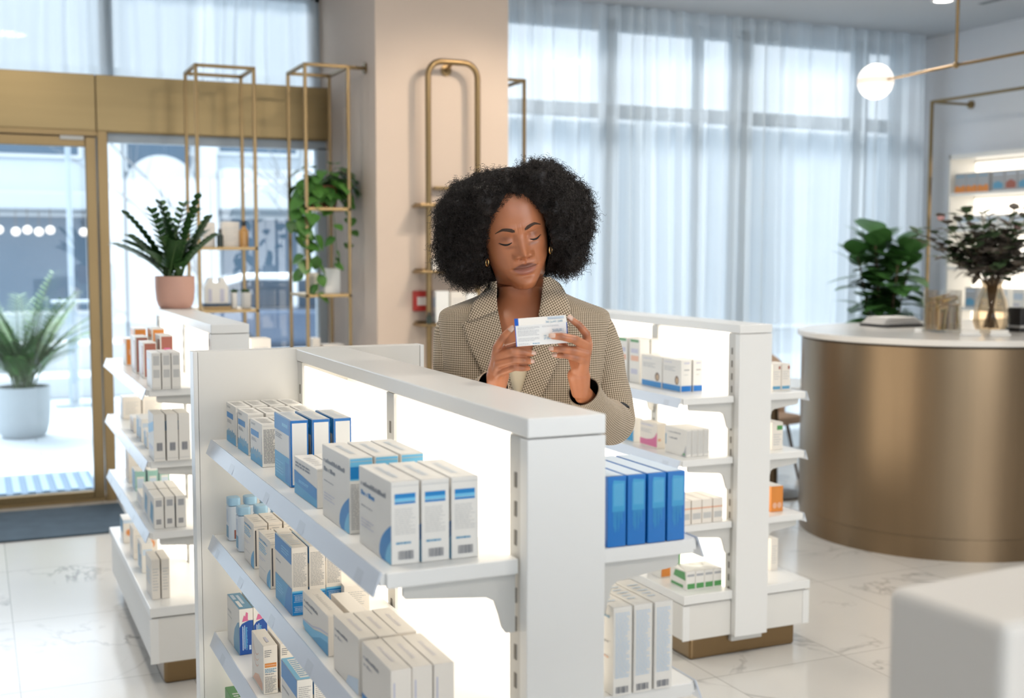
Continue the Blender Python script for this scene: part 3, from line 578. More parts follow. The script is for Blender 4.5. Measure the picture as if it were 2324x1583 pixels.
D['amber'] = ('card', R('N', .1, .04, .96, .97, 'orange') + R('N', .3, .4, .7, .6, 'peach') + R('L', .1, .8, .9, .96, 'orange'))
D['tan'] = ('warm', P('L', [(.1, .1), (.9, .1), (.9, .7), (.1, .9)], 'tan') + R('N', .1, .1, .9, .3, 'warm'))
D['pale_blue'] = ('card', R('L', .1, .1, .45, .85, 'steel') + R('L', .6, .1, .85, .6, 'steel') + R('N', .1, .6, .9, .8, 'pale'))
D['teal'] = ('card', R('N', 0, 0, .16, 1, 'teal') + R('N', .84, 0, 1, 1, 'teal') + R('N', 0, .7, 1, .96, 'teal') + R('N', .2, .14, .8, .6, 'pale') + R('L', .05, .05, .95, .95, 'steel'))
D['orange_dot'] = ('warm', P('N', [(.5 + .3 * math.cos(a * PI / 8), .45 + .16 * math.sin(a * PI / 8)) for a in range(16)], 'peach') + P('N', [(.5 + .2 * math.cos(a * PI / 8), .45 + .1 * math.sin(a * PI / 8)) for a in range(16)], 'orange') + R('L', .1, .4, .9, .95, 'steel') + R('N', 0, .85, 1, 1, 'pale'))
D['plain'] = ('warm', TXT('N', .15, .2, .85, .8, 8, 'grey', 4, .3) + TXT('L', .1, .3, .8, .7, 4, 'pale', 5, .4))
D['seed'] = ('card', R('L', .02, .02, .98, .2, 'blue') + P('L', [(.78 + .11 * math.cos(a * PI / 8), .36 + .14 * math.sin(a * PI / 8)) for a in range(16)], 'brown') + P('L', [(.79 + .07 * math.cos(a * PI / 8), .35 + .09 * math.sin(a * PI / 8)) for a in range(16)], 'tan') + TXT('L', .08, .88, .5, .94, 1, 'lilac', 3, .9) + TXT('L', .08, .62, .7, .78, 3, 'grey', 4, .6)
             + R('N', .04, .02, .96, .2, 'deep') + TXT('N', .3, .86, .8, .94, 1, 'lilac', 4) + TXT('N', .3, .66, .85, .72, 1, 'text', 5) + TXT('N', .3, .52, .7, .56, 1, 'grey', 5))
D['tall_green'] = ('card', R('L', .1, .93, .9, .99, 'green') + R('L', .15, .68, .85, .78, 'lilac') + R('L', .15, .5, .9, .62, 'peach') + R('L', .15, .2, .8, .32, 'lilac') + TXT('N', .2, .3, .8, .7, 6, 'grey', 4, .3))
D['fine_grey'] = ('card', TXT('L', .15, .78, .75, .85, 1, 'text', 4, .9) + TXT('L', .2, .56, .6, .64, 1, 'dark', 4, .8) + R('L', .03, .3, .07, .7, 'steel') + P('L', [(.78, 0), (1, 0), (1, .45), (.92, .2)], 'silver') + R('L', .86, .05, .95, .12, 'green') + R('N', .12, .08, .3, .94, 'grey') + R('N', .42, .1, .6, .94, 'grey') + R('N', .72, .1, .88, .94, 'grey'))
D['pink_wave'] = ('warm', P('L', [(0, .06), (1, .06), (1, .66), (.86, .46), (.7, .36), (.4, .30), (0, .30)], 'pink') + TXT('L', .05, .84, .8, .94, 1, 'lilac', 3, .9) + TXT('L', .05, .56, .7, .72, 3, 'grey', 4, .5) + R('N', .1, .3, .4, .4, 'peach'))
D['blue_corner'] = ('card', P('L', [(.2, .04), (1, .04), (1, .55), (.6, .3)], 'mid') + TXT('L', .1, .6, .8, .8, 3, 'pale', 4))
D['brown_line'] = ('warm', R('N', 0, .62, 1, .68, 'peach') + R('N', .1, .2, .9, .45, 'grey') + R('L', .1, .2, .9, .45, 'grey') + R('L', 0, .62, 1, .68, 'peach'))
D['navy_foot'] = ('warm', R('N', .06, .05, .94, .17, 'steel') + R('N', .7, .8, .92, .92, 'rust') + TXT('N', .15, .4, .85, .75, 4, 'grey', 4, .3))
D['green_tab'] = ('warm', R('N', .45, .72, .95, .88, 'green') + TXT('N', .15, .15, .85, .6, 5, 'grey', 4, .4))
D['orange_big'] = ('orange', P('N', [(.3 + .18 * math.cos(a * PI / 6), .25 + .12 * math.sin(a * PI / 6)) for a in range(12)], 'peach') + P('N', [(.7 + .18 * math.cos(a * PI / 6), .25 + .12 * math.sin(a * PI / 6)) for a in range(12)], 'peach') + R('T', 0, 0, 1, 1, 'card'))
D['grey_orange'] = ('silver', P('L', [(0, 0), (1, 0), (1, .3), (.8, .4), (.5, .28), (.2, .38), (0, .3)], 'orange') + R('L', .1, .8, .9, .86, 'steel'))
D['grey_teal'] = ('silver', P('L', [(.1, .1), (.9, .1), (.9, .35), (.5, .5), (.1, .4)], 'steel') + R('L', .1, .8, .9, .86, 'pale'))
D['grey_rust'] = ('silver', P('L', [(.1, .1), (.9, .1), (.9, .4), (.5, .55), (.1, .4)], 'rust') + R('L', .1, .8, .9, .86, 'pale'))
D['grey_white'] = ('white', R('L', .1, .5, .9, .8, 'pale') + R('L', .1, .2, .6, .3, 'lilac'))

_BX = {}
def carton_mesh(design, dx, dy, h):
    key = (design, round(dx, 4), round(dy, 4), round(h, 4))
    if key in _BX: return _BX[key]
    base, dec = D[design]; cols = [base] + sorted({c for _, _, c in dec} - {base}); s = MB()
    x0, x1, y0, y1 = -dx / 2, dx / 2, -dy / 2, dy / 2; e = 0.0008
    # carton body with softly rounded folds and a tuck flap on top
    vs = []; lev = [(0, e), (e, 0), (h - e, 0), (h, e)]
    def oct_(z, i):
        a, b, c, d = x0 + i, x1 - i, y0 + i, y1 - i
        return [(a + e, c, z), (b - e, c, z), (b, c + e, z), (b, d - e, z), (b - e, d, z), (a + e, d, z), (a, d - e, z), (a, c + e, z)]
    for z, i in lev: vs += oct_(z, i)
    fs = [tuple(range(7, -1, -1)), tuple(range(24, 32))]
    for k in range(3):
        for j in range(8): fs.append((k * 8 + j, k * 8 + (j + 1) % 8, k * 8 + 8 + (j + 1) % 8, k * 8 + 8 + j))
    s.add(vs, fs, 0)
    for n, (f, pts, c) in enumerate(dec):
        o = 0.0002 + 0.00012 * (int(f[1]) if len(f) > 1 else 1) + 0.000004 * n; q = []
        for u, v in pts:
            u = min(max(u, 0.004), 0.996); v = min(max(v, 0.004), 0.996)
            if f[0] == 'L': q.append((x0 - o, y1 - u * dy, v * h))
            elif f[0] == 'N': q.append((x0 + u * dx, y0 - o, v * h))
            else: q.append((x0 + u * dx, y0 + v * dy, h + o))
        s.add(q, [tuple(range(len(q)))], cols.index(c))
    me = bpy.data.meshes.new('carton'); me.from_pydata(s.v, [], s.f); me.update()
    for c in cols: me.materials.append(pm(c))
    me.polygons.foreach_set('material_index', s.m)
    # keep printed faces facing outwards
    bm = bmesh.new(); bm.from_mesh(me); bm.normal_update()
    for f in bm.faces:
        c = f.calc_center_median(); d = Vector((c.x / dx, c.y / dy, (c.z - h / 2) / h))
        if f.normal.dot(d) < 0: f.normal_flip()
    bm.to_mesh(me); bm.free()
    _BX[key] = me; return me
jr = random.Random(11)
def carton(design, x, y, z, dx, dy, h, label, group=None, rz=None, name='medicine_carton'):
    """x, y: the corner nearest the aisle and the camera"""
    o = bpy.data.objects.new(name, carton_mesh(design, dx, dy, h)); COL.objects.link(o)
    o.location = (x + dx / 2, y + dy / 2, z + 0.0005); o.rotation_euler[2] = math.radians(jr.uniform(-0.7, 0.7) if rz is None else rz)
    return tag(o, label, 'box', group)
DEPTHW = {1: [''], 2: ['outer', 'inner'], 3: ['outermost', 'middle', 'innermost'], 4: ['outermost', 'second inward', 'third inward', 'innermost'], 5: ['outermost', 'second inward', 'middle', 'fourth inward', 'innermost']}
def row(design, x, y, z, dx, dy, h, n, pitch, what, where, group, stagger=0.004):
    for i in range(n):
        w = DEPTHW[n][i]
        lab = f"{what}, {w}{' of ' + {2: 'two', 3: 'three', 4: 'four', 5: 'five'}[n] if n > 1 else ''}, {where}" if n > 1 else f"{what}, {where}"
        carton(design, x + i * pitch, y + jr.uniform(-stagger, stagger) * (i > 0), z, dx, dy, h, lab, group)
# --- front display, top shelf (aisle side)
Z1, Z2, Z3 = 1.083, 0.817, 0.543
row('mountain', .622, 3.163, Z1, .040, .126, .106, 4, .046, 'small mountain print carton', 'row against the T panel', 'mountain print cartons on the front top shelf')
row('mountain', .622, 3.010, Z1, .040, .126, .106, 4, .046, 'small mountain print carton', 'middle row', 'mountain print cartons on the front top shelf')
row('mountain', .618, 2.832, Z1, .040, .126, .104, 3, .045, 'small mountain print carton', 'row behind blue edged cartons', 'mountain print cartons on the front top shelf')
row('frame', .622, 2.561, Z1, .040, .156, .148, 3, .048, 'tall blue edged carton', 'front top shelf', 'blue edged cartons on the front top shelf')
row('low_blue', .617, 2.328, Z1, .040, .180, .080, 2, .043, 'low white and blue carton', 'beside the blue edged cartons', 'low cartons on the front top shelf')
row('swoosh_tab', .614, 2.089, Z1, .045, .182, .141, 3, .050, 'white carton with blue end tab', 'front top shelf', 'white cartons with blue tabs on the front top shelf')
row('swoosh_bar', .614, 1.849, Z1, .049, .176, .139, 3, .0535, 'large white carton with barcode end', 'front top shelf nearest corner', 'barcoded cartons at the front top shelf corner')
# second shelf
bt = thing('cream_bottle', 'slim blue capped bottle, outermost beside the T panel, second shelf', 'bottle', (.627, 3.240, Z2 + .0005), group='blue capped bottles on the second shelf')
m = MB(); m.prism(rrect(-.017, .017, -.022, .022, .010), 0, .094, 0, True); m.build('body', mat('bottle_white', rgb(222, 230, 238), .35), bt, bevel=.003, sharp=50)
m = MB(); m.prism(rrect(-.0165, .0165, -.0215, .0215, .010), .095, .117, 0, True); m.build('cap', mat('bottle_blue', rgb(168, 208, 234), .35), bt, bevel=.003, sharp=50)
m = MB(); m.box(-.0176, -.0171, -.012, .012, .008, .04, 0); m.box(-.003, .010, -.0226, -.0221, .006, .030, 1); m.box(-.0176, -.0171, -.008, .008, .05, .085, 2); m.build('bottle_label', [pm('steel'), pm('rust'), pm('pale')], bt)
k = 0
for i, x in enumerate((.627, .672, .717)):
    for j, y in enumerate((3.240, 3.110)):
        if i == 0 and j == 0: continue
        c = copy_tree(bt); c.location = (x, y, Z2 + .0005)
        c['label'] = f"slim blue capped bottle, {('outermost', 'middle', 'innermost')[i]} {('beside the T panel', 'behind the white cartons')[j]}, second shelf"
row('swoosh_thin', .611, 2.908, Z2, .034, .118, .112, 4, .0375, 'white carton with faint swoosh', 'second shelf behind bottles front', 'faint swoosh cartons on the second shelf')
row('swoosh_thin', .608, 2.716, Z2, .034, .124, .112, 3, .0375, 'white carton with faint swoosh', 'beside the tall blue based cartons', 'faint swoosh cartons on the second shelf')
row('blue_base', .604, 2.492, Z2, .0355, .157, .149, 3, .0375, 'tall blue based carton', 'second shelf', 'blue based cartons on the second shelf')
row('swirl', .605, 2.208, Z2, .036, .200, .079, 1, .04, 'low white carton with blue swirl', 'second shelf edge', None)
carton('plain', .718, 2.462, Z2, .056, .21, .060, 'open ended white carton lying flat by the light panel, second shelf', rz=-4)
carton('plain', .660, 2.200, Z2, .036, .19, .070, 'low white carton behind the blue swirl carton, second shelf')
row('plain_spine', .597, 1.986, Z2, .0355, .156, .104, 3, .037, 'white carton', 'back row at second shelf near end', 'white cartons at the second shelf near end')
row('plain_base', .597, 1.802, Z2, .0355, .164, .106, 3, .037, 'white blue footed carton', 'front row at second shelf near end', 'white cartons at the second shelf near end')
# third shelf and base
row('pink_blue', .606, 3.087, Z3, .036, .154, .123, 2, .039, 'white and blue carton with pink patch', 'third shelf', 'pink patch cartons on the third shelf')
row('orange_label', .603, 2.783, Z3, .034, .135, .118, 2, .040, 'white carton with orange label', 'third shelf', 'orange label cartons on the third shelf')
row('blue_lid', .605, 2.462, Z3, .034, .150, .142, 2, .038, 'carton with pale blue lid', 'third shelf', 'blue lid cartons on the third shelf')
carton('green', .600, 3.150, .285, .034, .12, .112, 'green topped carton on the base of the front display')
# right hand shelves of the front display
row('cobalt', .998, 1.809, Z1, .0365, .19, .125, 4, .0402, 'solid blue carton', 'right shelf of front display', 'solid blue cartons on the right shelf', 0.0)
row('leaflet', 1.006, 1.800, Z2, .0375, .15, .160, 3, .0415, 'white small print carton with barcode', 'below the solid blue cartons', 'small print cartons on the lower right shelf', 0.0)
# --- display by the door
A1, A2, A3, A4 = 1.102, .84, .578, .30
wd = 'display by the door'
row('two_panels', .577, 4.437, A1, .0315, .15, .132, 3, .0345, 'white carton with two grey panels', 'top shelf, ' + wd, 'grey panel cartons by the door')
carton('rust', .597, 4.84, A1, .050, .13, .141, 'rust faced carton just behind the grey panel cartons, ' + wd)
carton('rust', .664, 4.86, A1, .050, .13, .166, 'taller rust faced carton beside the light panel, ' + wd)
carton('rust', .593, 5.045, A1, .050, .14, .150, 'rust faced carton in the middle of the top shelf, ' + wd)
carton('amber', .660, 5.06, A1, .050, .13, .182, 'tallest orange carton at the light panel, ' + wd)
carton('amber', .612, 5.25, A1, .050, .12, .172, 'orange topped carton behind the rust ones, ' + wd)
carton('amber', .595, 5.415, A1, .045, .12, .118, 'small orange fronted carton at the far shelf edge, ' + wd)
row('code_block', .578, 4.435, A2, .040, .155, .171, 3, .0435, 'tall white carton with grey code', 'second shelf, ' + wd, 'grey code cartons by the door')
carton('pale_blue', .592, 4.74, A2, .040, .10, .07, 'low pale blue carton behind the grey code cartons, ' + wd)
carton('pale_blue', .593, 4.92, A2, .045, .15, .093, 'pale blue striped carton mid second shelf, ' + wd)
carton('tan', .595, 5.19, A2, .080, .12, .062, 'low tan sided carton on the second shelf, ' + wd)
row('plain', .600, 5.62, A2, .080, .11, .100, 2, .086, 'wide plain white carton', 'far end, ' + wd, 'plain cartons by the door')
row('grey_code', .580, 4.500, A3, .0355, .155, .118, 3, .0395, 'white carton with grey blocks', 'third shelf front, ' + wd, 'grey block cartons by the door')
row('grey_code', .582, 4.675, A3, .0355, .155, .118, 3, .0395, 'white carton with grey blocks', 'third shelf behind, ' + wd, 'grey block cartons by the door')
carton('plain', .585, 4.86, A3, .040, .19, .051, 'flat white carton on the third shelf edge, ' + wd)
row('teal', .604, 5.255, A3, .044, .12, .088, 3, .050, 'teal framed carton', 'third shelf, ' + wd, 'teal framed cartons by the door')
row('tan', .600, 5.46, A3, .04, .12, .15, 2, .048, 'tall cream carton', 'third shelf far end, ' + wd, 'cream cartons by the door')
row('plain', .572, 4.550, A4, .0305, .15, .151, 2, .0355, 'slim white carton', 'base near end, ' + wd, 'slim cartons by the door')
carton('orange_dot', .576, 5.50, A4, .050, .13, .105, 'white carton with an orange dot, far end of the base, ' + wd)
carton('plain', .582, 5.19, A4, .050, .12, .13, 'white carton behind the price rail, mid base, ' + wd)
carton('orange_dot', .640, 5.22, A4, .045, .12, .12, 'inner orange dot carton, mid base, ' + wd)
carton('pale_blue', .586, 4.95, A4, .045, .12, .12, 'pale blue carton on the base near end, ' + wd)
carton('plain', 1.00, 4.75, A1, .08, .10, .150, 'white carton on the far side shelf, ' + wd)
# --- display by the counter
C1, C2, C3, C4 = 1.04, .80, .545, .27
wc = 'display by the counter'
carton('seed', 2.556, 4.045, C1, .050, .135, .129, 'white blue based carton with brown oval, nearest, ' + wc)
carton('seed', 2.554, 4.184, C1, .050, .165, .130, 'white blue based carton with brown oval, farther, ' + wc)
carton('seed', 2.614, 4.045, C1, .046, .135, .129, 'white blue based carton half hidden by the light panel, ' + wc)
row('tall_green', 2.570, 4.394, C1, .050, .085, .187, 2, .058, 'tall green topped carton', 'nearer, ' + wc, 'green topped cartons by the counter')
row('tall_green', 2.570, 4.500, C1, .050, .085, .187, 2, .058, 'tall green topped carton', 'farther, ' + wc, 'green topped cartons by the counter')
row('fine_grey', 2.515, 3.936, C2, .0255, .155, .107, 4, .0272, 'slim grey striped carton', 'second shelf, ' + wc, 'grey striped cartons by the counter', 0.0)
carton('pink_wave', 2.513, 4.150, C2, .045, .135, .103, 'white carton with pink wave, second shelf, ' + wc)
carton('blue_corner', 2.510, 4.335, C2, .045, .10, .10, 'white carton with blue corner, second shelf, ' + wc)
row('brown_line', 2.462, 3.885, C3, .046, .15, .095, 4, .0495, 'low cream carton with brown line', 'third shelf, ' + wc, 'cream cartons by the counter', 0.0)
# shrink wrapped multipack with torn film
t = thing('shrink_wrapped_pack', 'shrink wrapped white and green multipack, base of the display by the counter', 'box', (2.605, 3.99, C4 + .0005))
D['pack'] = ('card', R('N', .1, .06, .96, .34, 'green') + R('N', .1, .72, .9, .84, 'silver') + R('L', .06, .06, .8, .22, 'green') + P('L', [(.2, .55), (.95, .5), (.9, .95), (.3, .9)], 'green'))
for i in range(4):
    o = bpy.data.objects.new('inner_carton', carton_mesh('pack', .0405, .12, .075)); COL.objects.link(o); o.parent = t; o.location = (-.063 + i * .042, 0, 0)
m = MB(); m.add([(-.085, -.062, .0765), (.085, -.062, .0765), (.085, .06, .0768), (-.05, .062, .0768), (-.02, .01, .079), (.02, -.02, .082), (.05, .03, .098), (.08, .05, .092)], [(0, 1, 5, 4), (1, 2, 7, 6, 5), (3, 0, 4)]); m.build('torn_film', CLEARPLASTIC, t)
carton('amber', 2.522, 4.127, C4, .05, .11, .10, 'small orange carton behind the multipack, ' + wc)
carton('green', 2.582, 4.15, C4, .05, .11, .12, 'small green carton behind the multipack, ' + wc)
row('navy_foot', 2.925, 3.945, C1, .043, .10, .108, 2, .0455, 'white blue footed carton', 'right side, ' + wc, 'cartons on the right side by the counter', 0.0)
carton('green_tab', 2.925, 3.940, C2, .054, .10, .112, 'white carton with green tab, right side, ' + wc)
carton('orange_big', 2.928, 3.940, C3, .058, .10, .105, 'orange carton on the right side, ' + wc)
carton('plain', 3.005, 4.04, C4, .036, .06, .135, 'tall white carton on the right base, ' + wc)
# --- wall shelving cartons
for i, (d, w) in enumerate((('grey_orange', 'first grey and orange carton'), ('grey_orange', 'second grey and orange carton'), ('grey_orange', 'third grey and orange carton'))):
    carton(d, 7.215, 7.26 - i * .118, 2.07, .10, .114, .152, w + ' from the corner, top shelf of the lit wall', 'orange cartons on the lit wall', rz=0)
for i, (d, w) in enumerate((('grey_teal', 'grey and teal carton right of the orange ones'), ('grey_rust', 'grey and rust carton right of the teal one'), ('grey_teal', 'second grey and teal carton at the picture edge'))):
    carton(d, 7.215, 6.87 - i * .125, 2.07, .10, .12, .15, w + ', top shelf of the lit wall', rz=0)
for i in range(6):
    carton('grey_white', 7.215, 7.22 - i * .135 - (0.03 if i > 1 else 0), 1.78, .10, .125, .11, f"pale grey carton, {('first', 'second', 'third', 'fourth', 'fifth', 'sixth')[i]} from the corner, second shelf of the lit wall", 'pale cartons on the lit wall', rz=0)
for i in range(5):
    carton('grey_teal' if i == 0 else 'grey_white', 7.215, 7.12 - i * .16, 1.16, .10, .11, .16, f"grey carton, {('first', 'second', 'third', 'fourth', 'fifth')[i]} from corner, shelf behind the vase", 'grey cartons on the lit wall', rz=0)
# --- goods on the brass frames
def et(design, x, y, z, dx, dy, h, lab, rz=0): carton(design, x, y, z, dx, dy, h, lab, rz=rz, name='goods_carton')
et('plain', 1.285, 7.44, 1.625, .075, .08, .15, 'white carton left on the upper shelf of the free standing brass frame')
et('plain', 1.405, 7.46, 1.625, .105, .08, .155, 'wide white carton on the upper shelf of the free standing brass frame')
def bottle(x, y, z, r, h, col, lab):
    t = thing('small_bottle', lab, 'bottle', (x, y, z))
    MB().lathe([(r, 0), (r, h * .62), (r * .45, h * .74), (r * .45, h * .8)], n=20).build('body', mat('bottle_' + col, {'dark': rgb(40, 52, 44), 'amber': rgb(226, 170, 100)}[col], .2), t)
    MB().lathe([(r * .5, h * .8), (r * .5, h), (1e-6, h)], n=16).build('cap', mat('cap_black', rgb(60, 56, 50), .4), t)
bottle(1.382, 7.415, 1.625, .02, .11, 'dark', 'small dark bottle between the white cartons on the brass frame')
bottle(1.535, 7.45, 1.625, .028, .16, 'amber', 'amber bottle at the right of the upper shelf of the brass frame')
t = thing('gift_bag', 'white carry pack with cut out handle on the brass frame lower shelf', 'bag', (1.365, 7.50, 1.278))
m = MB(); m.prism([(-.072, 0), (.072, 0), (.072, .10), (.045, .16), (.02, .16), (.02, .13), (-.02, .13), (-.02, .16), (-.045, .16), (-.072, .10)], -.04, .04); o = m.build('body', pm('card'), t, .002); o.rotation_euler = (PI / 2, 0, 0)
MB().box(-.05, -.03, -.0415, -.0405, .01, .09).box(.02, .045, -.0415, -.0405, .01, .09).build('bag_label', pm('lilac'), t)
tag(MB().box(-.08, .08, -.06, .06, 0, .016).build('book', mat('book_blue', rgb(58, 84, 110), .6), loc=(1.365, 7.50, 1.261), bevel=.002), 'blue book under the white carry pack', 'book')
tag(MB().box(-.085, .085, -.065, .065, 0, .015).build('book', mat('book_tan', rgb(204, 172, 120), .6), loc=(1.365, 7.50, 1.2455), bevel=.002), 'tan book lowest in the stack on the brass frame', 'book')
for x, w in ((1.470, .028), (1.545, .05)):
    t = thing('mini_planter', 'narrow cream planter beside the carry pack' if w < .04 else 'square cream planter at the right end of the lower frame shelf', 'planter', (x, 7.47, 1.2455))
    MB().box(-w / 2, w / 2, -.035, .035, 0, .10).build('pot', pm('card'), t, .004)
    m = MB(); r = random.Random(int(x * 1000))
    for k in range(26): m.leaf((r.uniform(-w / 2, w / 2), r.uniform(-.03, .03), .098), (r.uniform(-.3, .3), r.uniform(-.6, .6), .9), (0, 0, 1), .026, .014)
    m.build('sprigs', mat('sprig_green', rgb(66, 104, 60), .5), t)
et('grey_white', 1.985, 7.24, 1.338, .10, .08, .155, 'white carton with grey print on the left column frame')
et('plain', 1.895, 7.26, 1.338, .06, .08, .13, 'plain white carton on the left column frame')
et('tan', 1.965, 7.21, .862, .135, .12, .16, 'wide cream carton low on the left column frame')
et('plain', 1.905, 7.25, .862, .05, .10, .20, 'tall white carton low on the left column frame')
et('grey_white', 2.55, 6.79, 1.165, .085, .07, .195, 'white carton left on the beige column rack')
et('plain', 2.645, 6.79, 1.165, .10, .07, .19, 'white carton middle on the beige column rack')
et('grey_white', 2.75, 6.79, 1.165, .07, .07, .18, 'white carton right on the beige column rack')
et('plain', 2.535, 6.79, 1.485, .09, .07, .07, 'small white carton on the middle column rack shelf')
bottle(2.505, 6.79, 1.1645, .018, .07, 'dark', 'small dark bottle on the low column rack shelf')
# ---------------------------------------------------------------- plants and things on the counter
LEAFD = mat('leaf_dark', rgb(52, 86, 44), 0.35, noise_amt=0.25, noise_scale=14)
LEAFM = mat('leaf_mid', rgb(74, 122, 52), 0.4, noise_amt=0.25, noise_scale=14)
LEAFP = mat('leaf_palm', rgb(78, 122, 62), 0.5, noise_amt=0.2, noise_scale=10)
STEM = mat('stem_green', rgb(72, 98, 52), 0.5)
BARK = mat('twig_brown', rgb(96, 78, 58), 0.7)
SOIL = mat('potting_soil', rgb(58, 46, 38), 0.95, noise_amt=0.4, noise_scale=60)
def arc(base, az, lean, L, n=12, droop=0.5):
    p = Vector(base); out = [p.copy()]; a = lean
    for i in range(n):
        d = Vector((math.cos(az) * math.sin(a), math.sin(az) * math.sin(a), math.cos(a)))
        p = p + d * (L / n); out.append(p.copy()); a += droop / n
    return out
def pot(t, r, h, m, rim=0.92):
    MB().lathe([(r * .72, 0), (r * .86, h * .08), (r * .95, h * .25), (r, h * .6), (r, h), (r * rim, h), (r * rim, h * .86)], n=40).build('pot', m, t)
    MB().lathe([(1e-6, h * .86), (r * rim, h * .86)], n=32).build('soil', SOIL, t)
# zamioculcas on the display by the door
t = thing('potted_zz_plant', 'glossy dark green plant in a pink pot on the display by the door', 'potted plant', (0.862, 5.765, 1.3335))
pot(t, .090, .150, mat('pink_ceramic', rgb(206, 160, 142), .55))
r = random.Random(21); st = MB(); lf = MB()
specs = [(3.05, .75, .40, .55), (2.7, .95, .30, .3), (3.4, .35, .42, .45), (2.2, .5, .34, .5), (0.2, .16, .44, .25), (1.2, .22, .42, .3), (5.6, .28, .40, .4), (4.6, .55, .33, .5), (0.9, .45, .34, .5), (2.9, .1, .40, .35), (4.0, .7, .28, .5), (5.2, .6, .30, .4), (0.0, .5, .33, .5), (2.5, .3, .36, .4), (3.8, .5, .32, .5), (1.8, .35, .38, .4), (3.2, .55, .34, .7), (2.0, .75, .28, .6), (4.3, .25, .38, .3), (0.5, .3, .36, .3)]
for az, ln, L, dr in specs:
    az -= YAW; pts = arc((r.uniform(-.03, .03), r.uniform(-.03, .03), .13), az, ln, L * (.92 - .22 * ln), 12, dr); st.tube(pts, [.006 - .0035 * i / 12 for i in range(13)], 7)
    for i in range(3, 13):
        d = (pts[i] - pts[i - 1]).normalized(); side = d.cross(Vector((0, 0, 1))).normalized()
        for s in (-1, 1): lf.leaf(pts[i], d * .65 + side * s * .8 + Vector((0, 0, .25)), (0, 0, 1), .068 * (1 - .25 * i / 12), .038, 0, .1)
    lf.leaf(pts[-1], d, (0, 0, 1), .05, .024)
st.build('stems', STEM, t); lf.build('leaves', LEAFD, t)
# trailing pothos on the left column frame
t = thing('trailing_pothos', 'trailing heart leaf plant in a terracotta pot on the left column frame', 'potted plant', (2.02, 7.36, 1.8655))
pot(t, .085, .14, mat('terracotta', rgb(178, 118, 84), .7))
r = random.Random(4); st = MB(); lf = MB()
for k in range(80):
    az = r.uniform(0, 6.28); pts = arc((0, 0, .12), az, r.uniform(.2, 1.3), r.uniform(.08, .20), 6, r.uniform(.6, 1.6)); st.tube(pts, .002, 5)
    d = (pts[-1] - pts[-2]).normalized(); lf.leaf(pts[-1], d + Vector((0, 0, -.4)), (0, 0, 1), r.uniform(.08, .12), r.uniform(.07, .10), 0, .3)
def vine(pts, n, seed, sz=.07):
    r = random.Random(seed); P_ = [Vector(p) for p in pts]; st.tube(P_, .0022, 5)
    seg = len(P_) - 1
    for i in range(n):
        u = (i + .5) / n * seg; k = min(int(u), seg - 1); p = P_[k].lerp(P_[k + 1], u - k)
        lf.leaf(p, (r.uniform(-1, 1), r.uniform(-1, .4), r.uniform(-1.1, -.2)), (0, -.6, 1), 1.35 * sz * r.uniform(.75, 1.2), 1.2 * sz * r.uniform(.75, 1.1), 0, .15)
vine([(-.06, -.03, .13), (-.13, -.10, .16), (-.18, -.17, .06), (-.185, -.19, -.12), (-.18, -.19, -.30), (-.19, -.19, -.40)], 26, 1, .078)
vine([(-.05, -.06, .13), (-.10, -.16, .12), (-.12, -.21, 0), (-.115, -.22, -.2), (-.10, -.22, -.38), (-.105, -.22, -.55)], 15, 2, .07)
vine([(0, -.07, .13), (.0, -.16, .10), (.01, -.20, -.1), (.02, -.20, -.28), (.0, -.2, -.36)], 9, 3, .06)
vine([(.05, -.05, .13), (.10, -.12, .08), (.12, -.15, -.1), (.125, -.15, -.26)], 6, 5, .065)
vine([(-.05, .05, .13), (-.14, .02, .18), (-.19, -.05, .02), (-.2, -.06, -.2)], 14, 6, .075)
st.build('vines', STEM, t); lf.build('leaves', LEAFM, t)
# fiddle leaf fig near the curtain
t = thing('fiddle_leaf_fig', 'large leafed fig plant in front of the curtain behind the counter', 'potted plant', (6.42, 7.25, 0))
pot(t, .19, .36, mat('white_pot', rgb(220, 220, 218), .5))
r = random.Random(8); st = MB(); lf = MB()
for k, (az, ln, L) in enumerate(((0.3, .10, 1.36), (2.4, .11, 1.28), (4.4, .12, 1.22), (3.3, .04, 1.44), (5.4, .09, 1.30), (1.4, .07, 1.38))):
    pts = arc((0, 0, .3), az, ln, L, 16, .12); st.tube(pts, [.012 - .006 * i / 16 for i in range(17)], 8)
    for i in range(9, 17):
        for q in range(4):
            a = r.uniform(0, 6.28); up = .9 if i > 14 else r.uniform(-.25, .45)
            lf.leaf(pts[i], (math.cos(a), math.sin(a), up), (0, 0, 1), r.uniform(.20, .28), r.uniform(.15, .20), 0, .22, 8, .10)
st.build('trunk', BARK, t); lf.build('leaves', mat('leaf_fig', rgb(74, 120, 62), .32, noise_amt=.25, noise_scale=8), t)
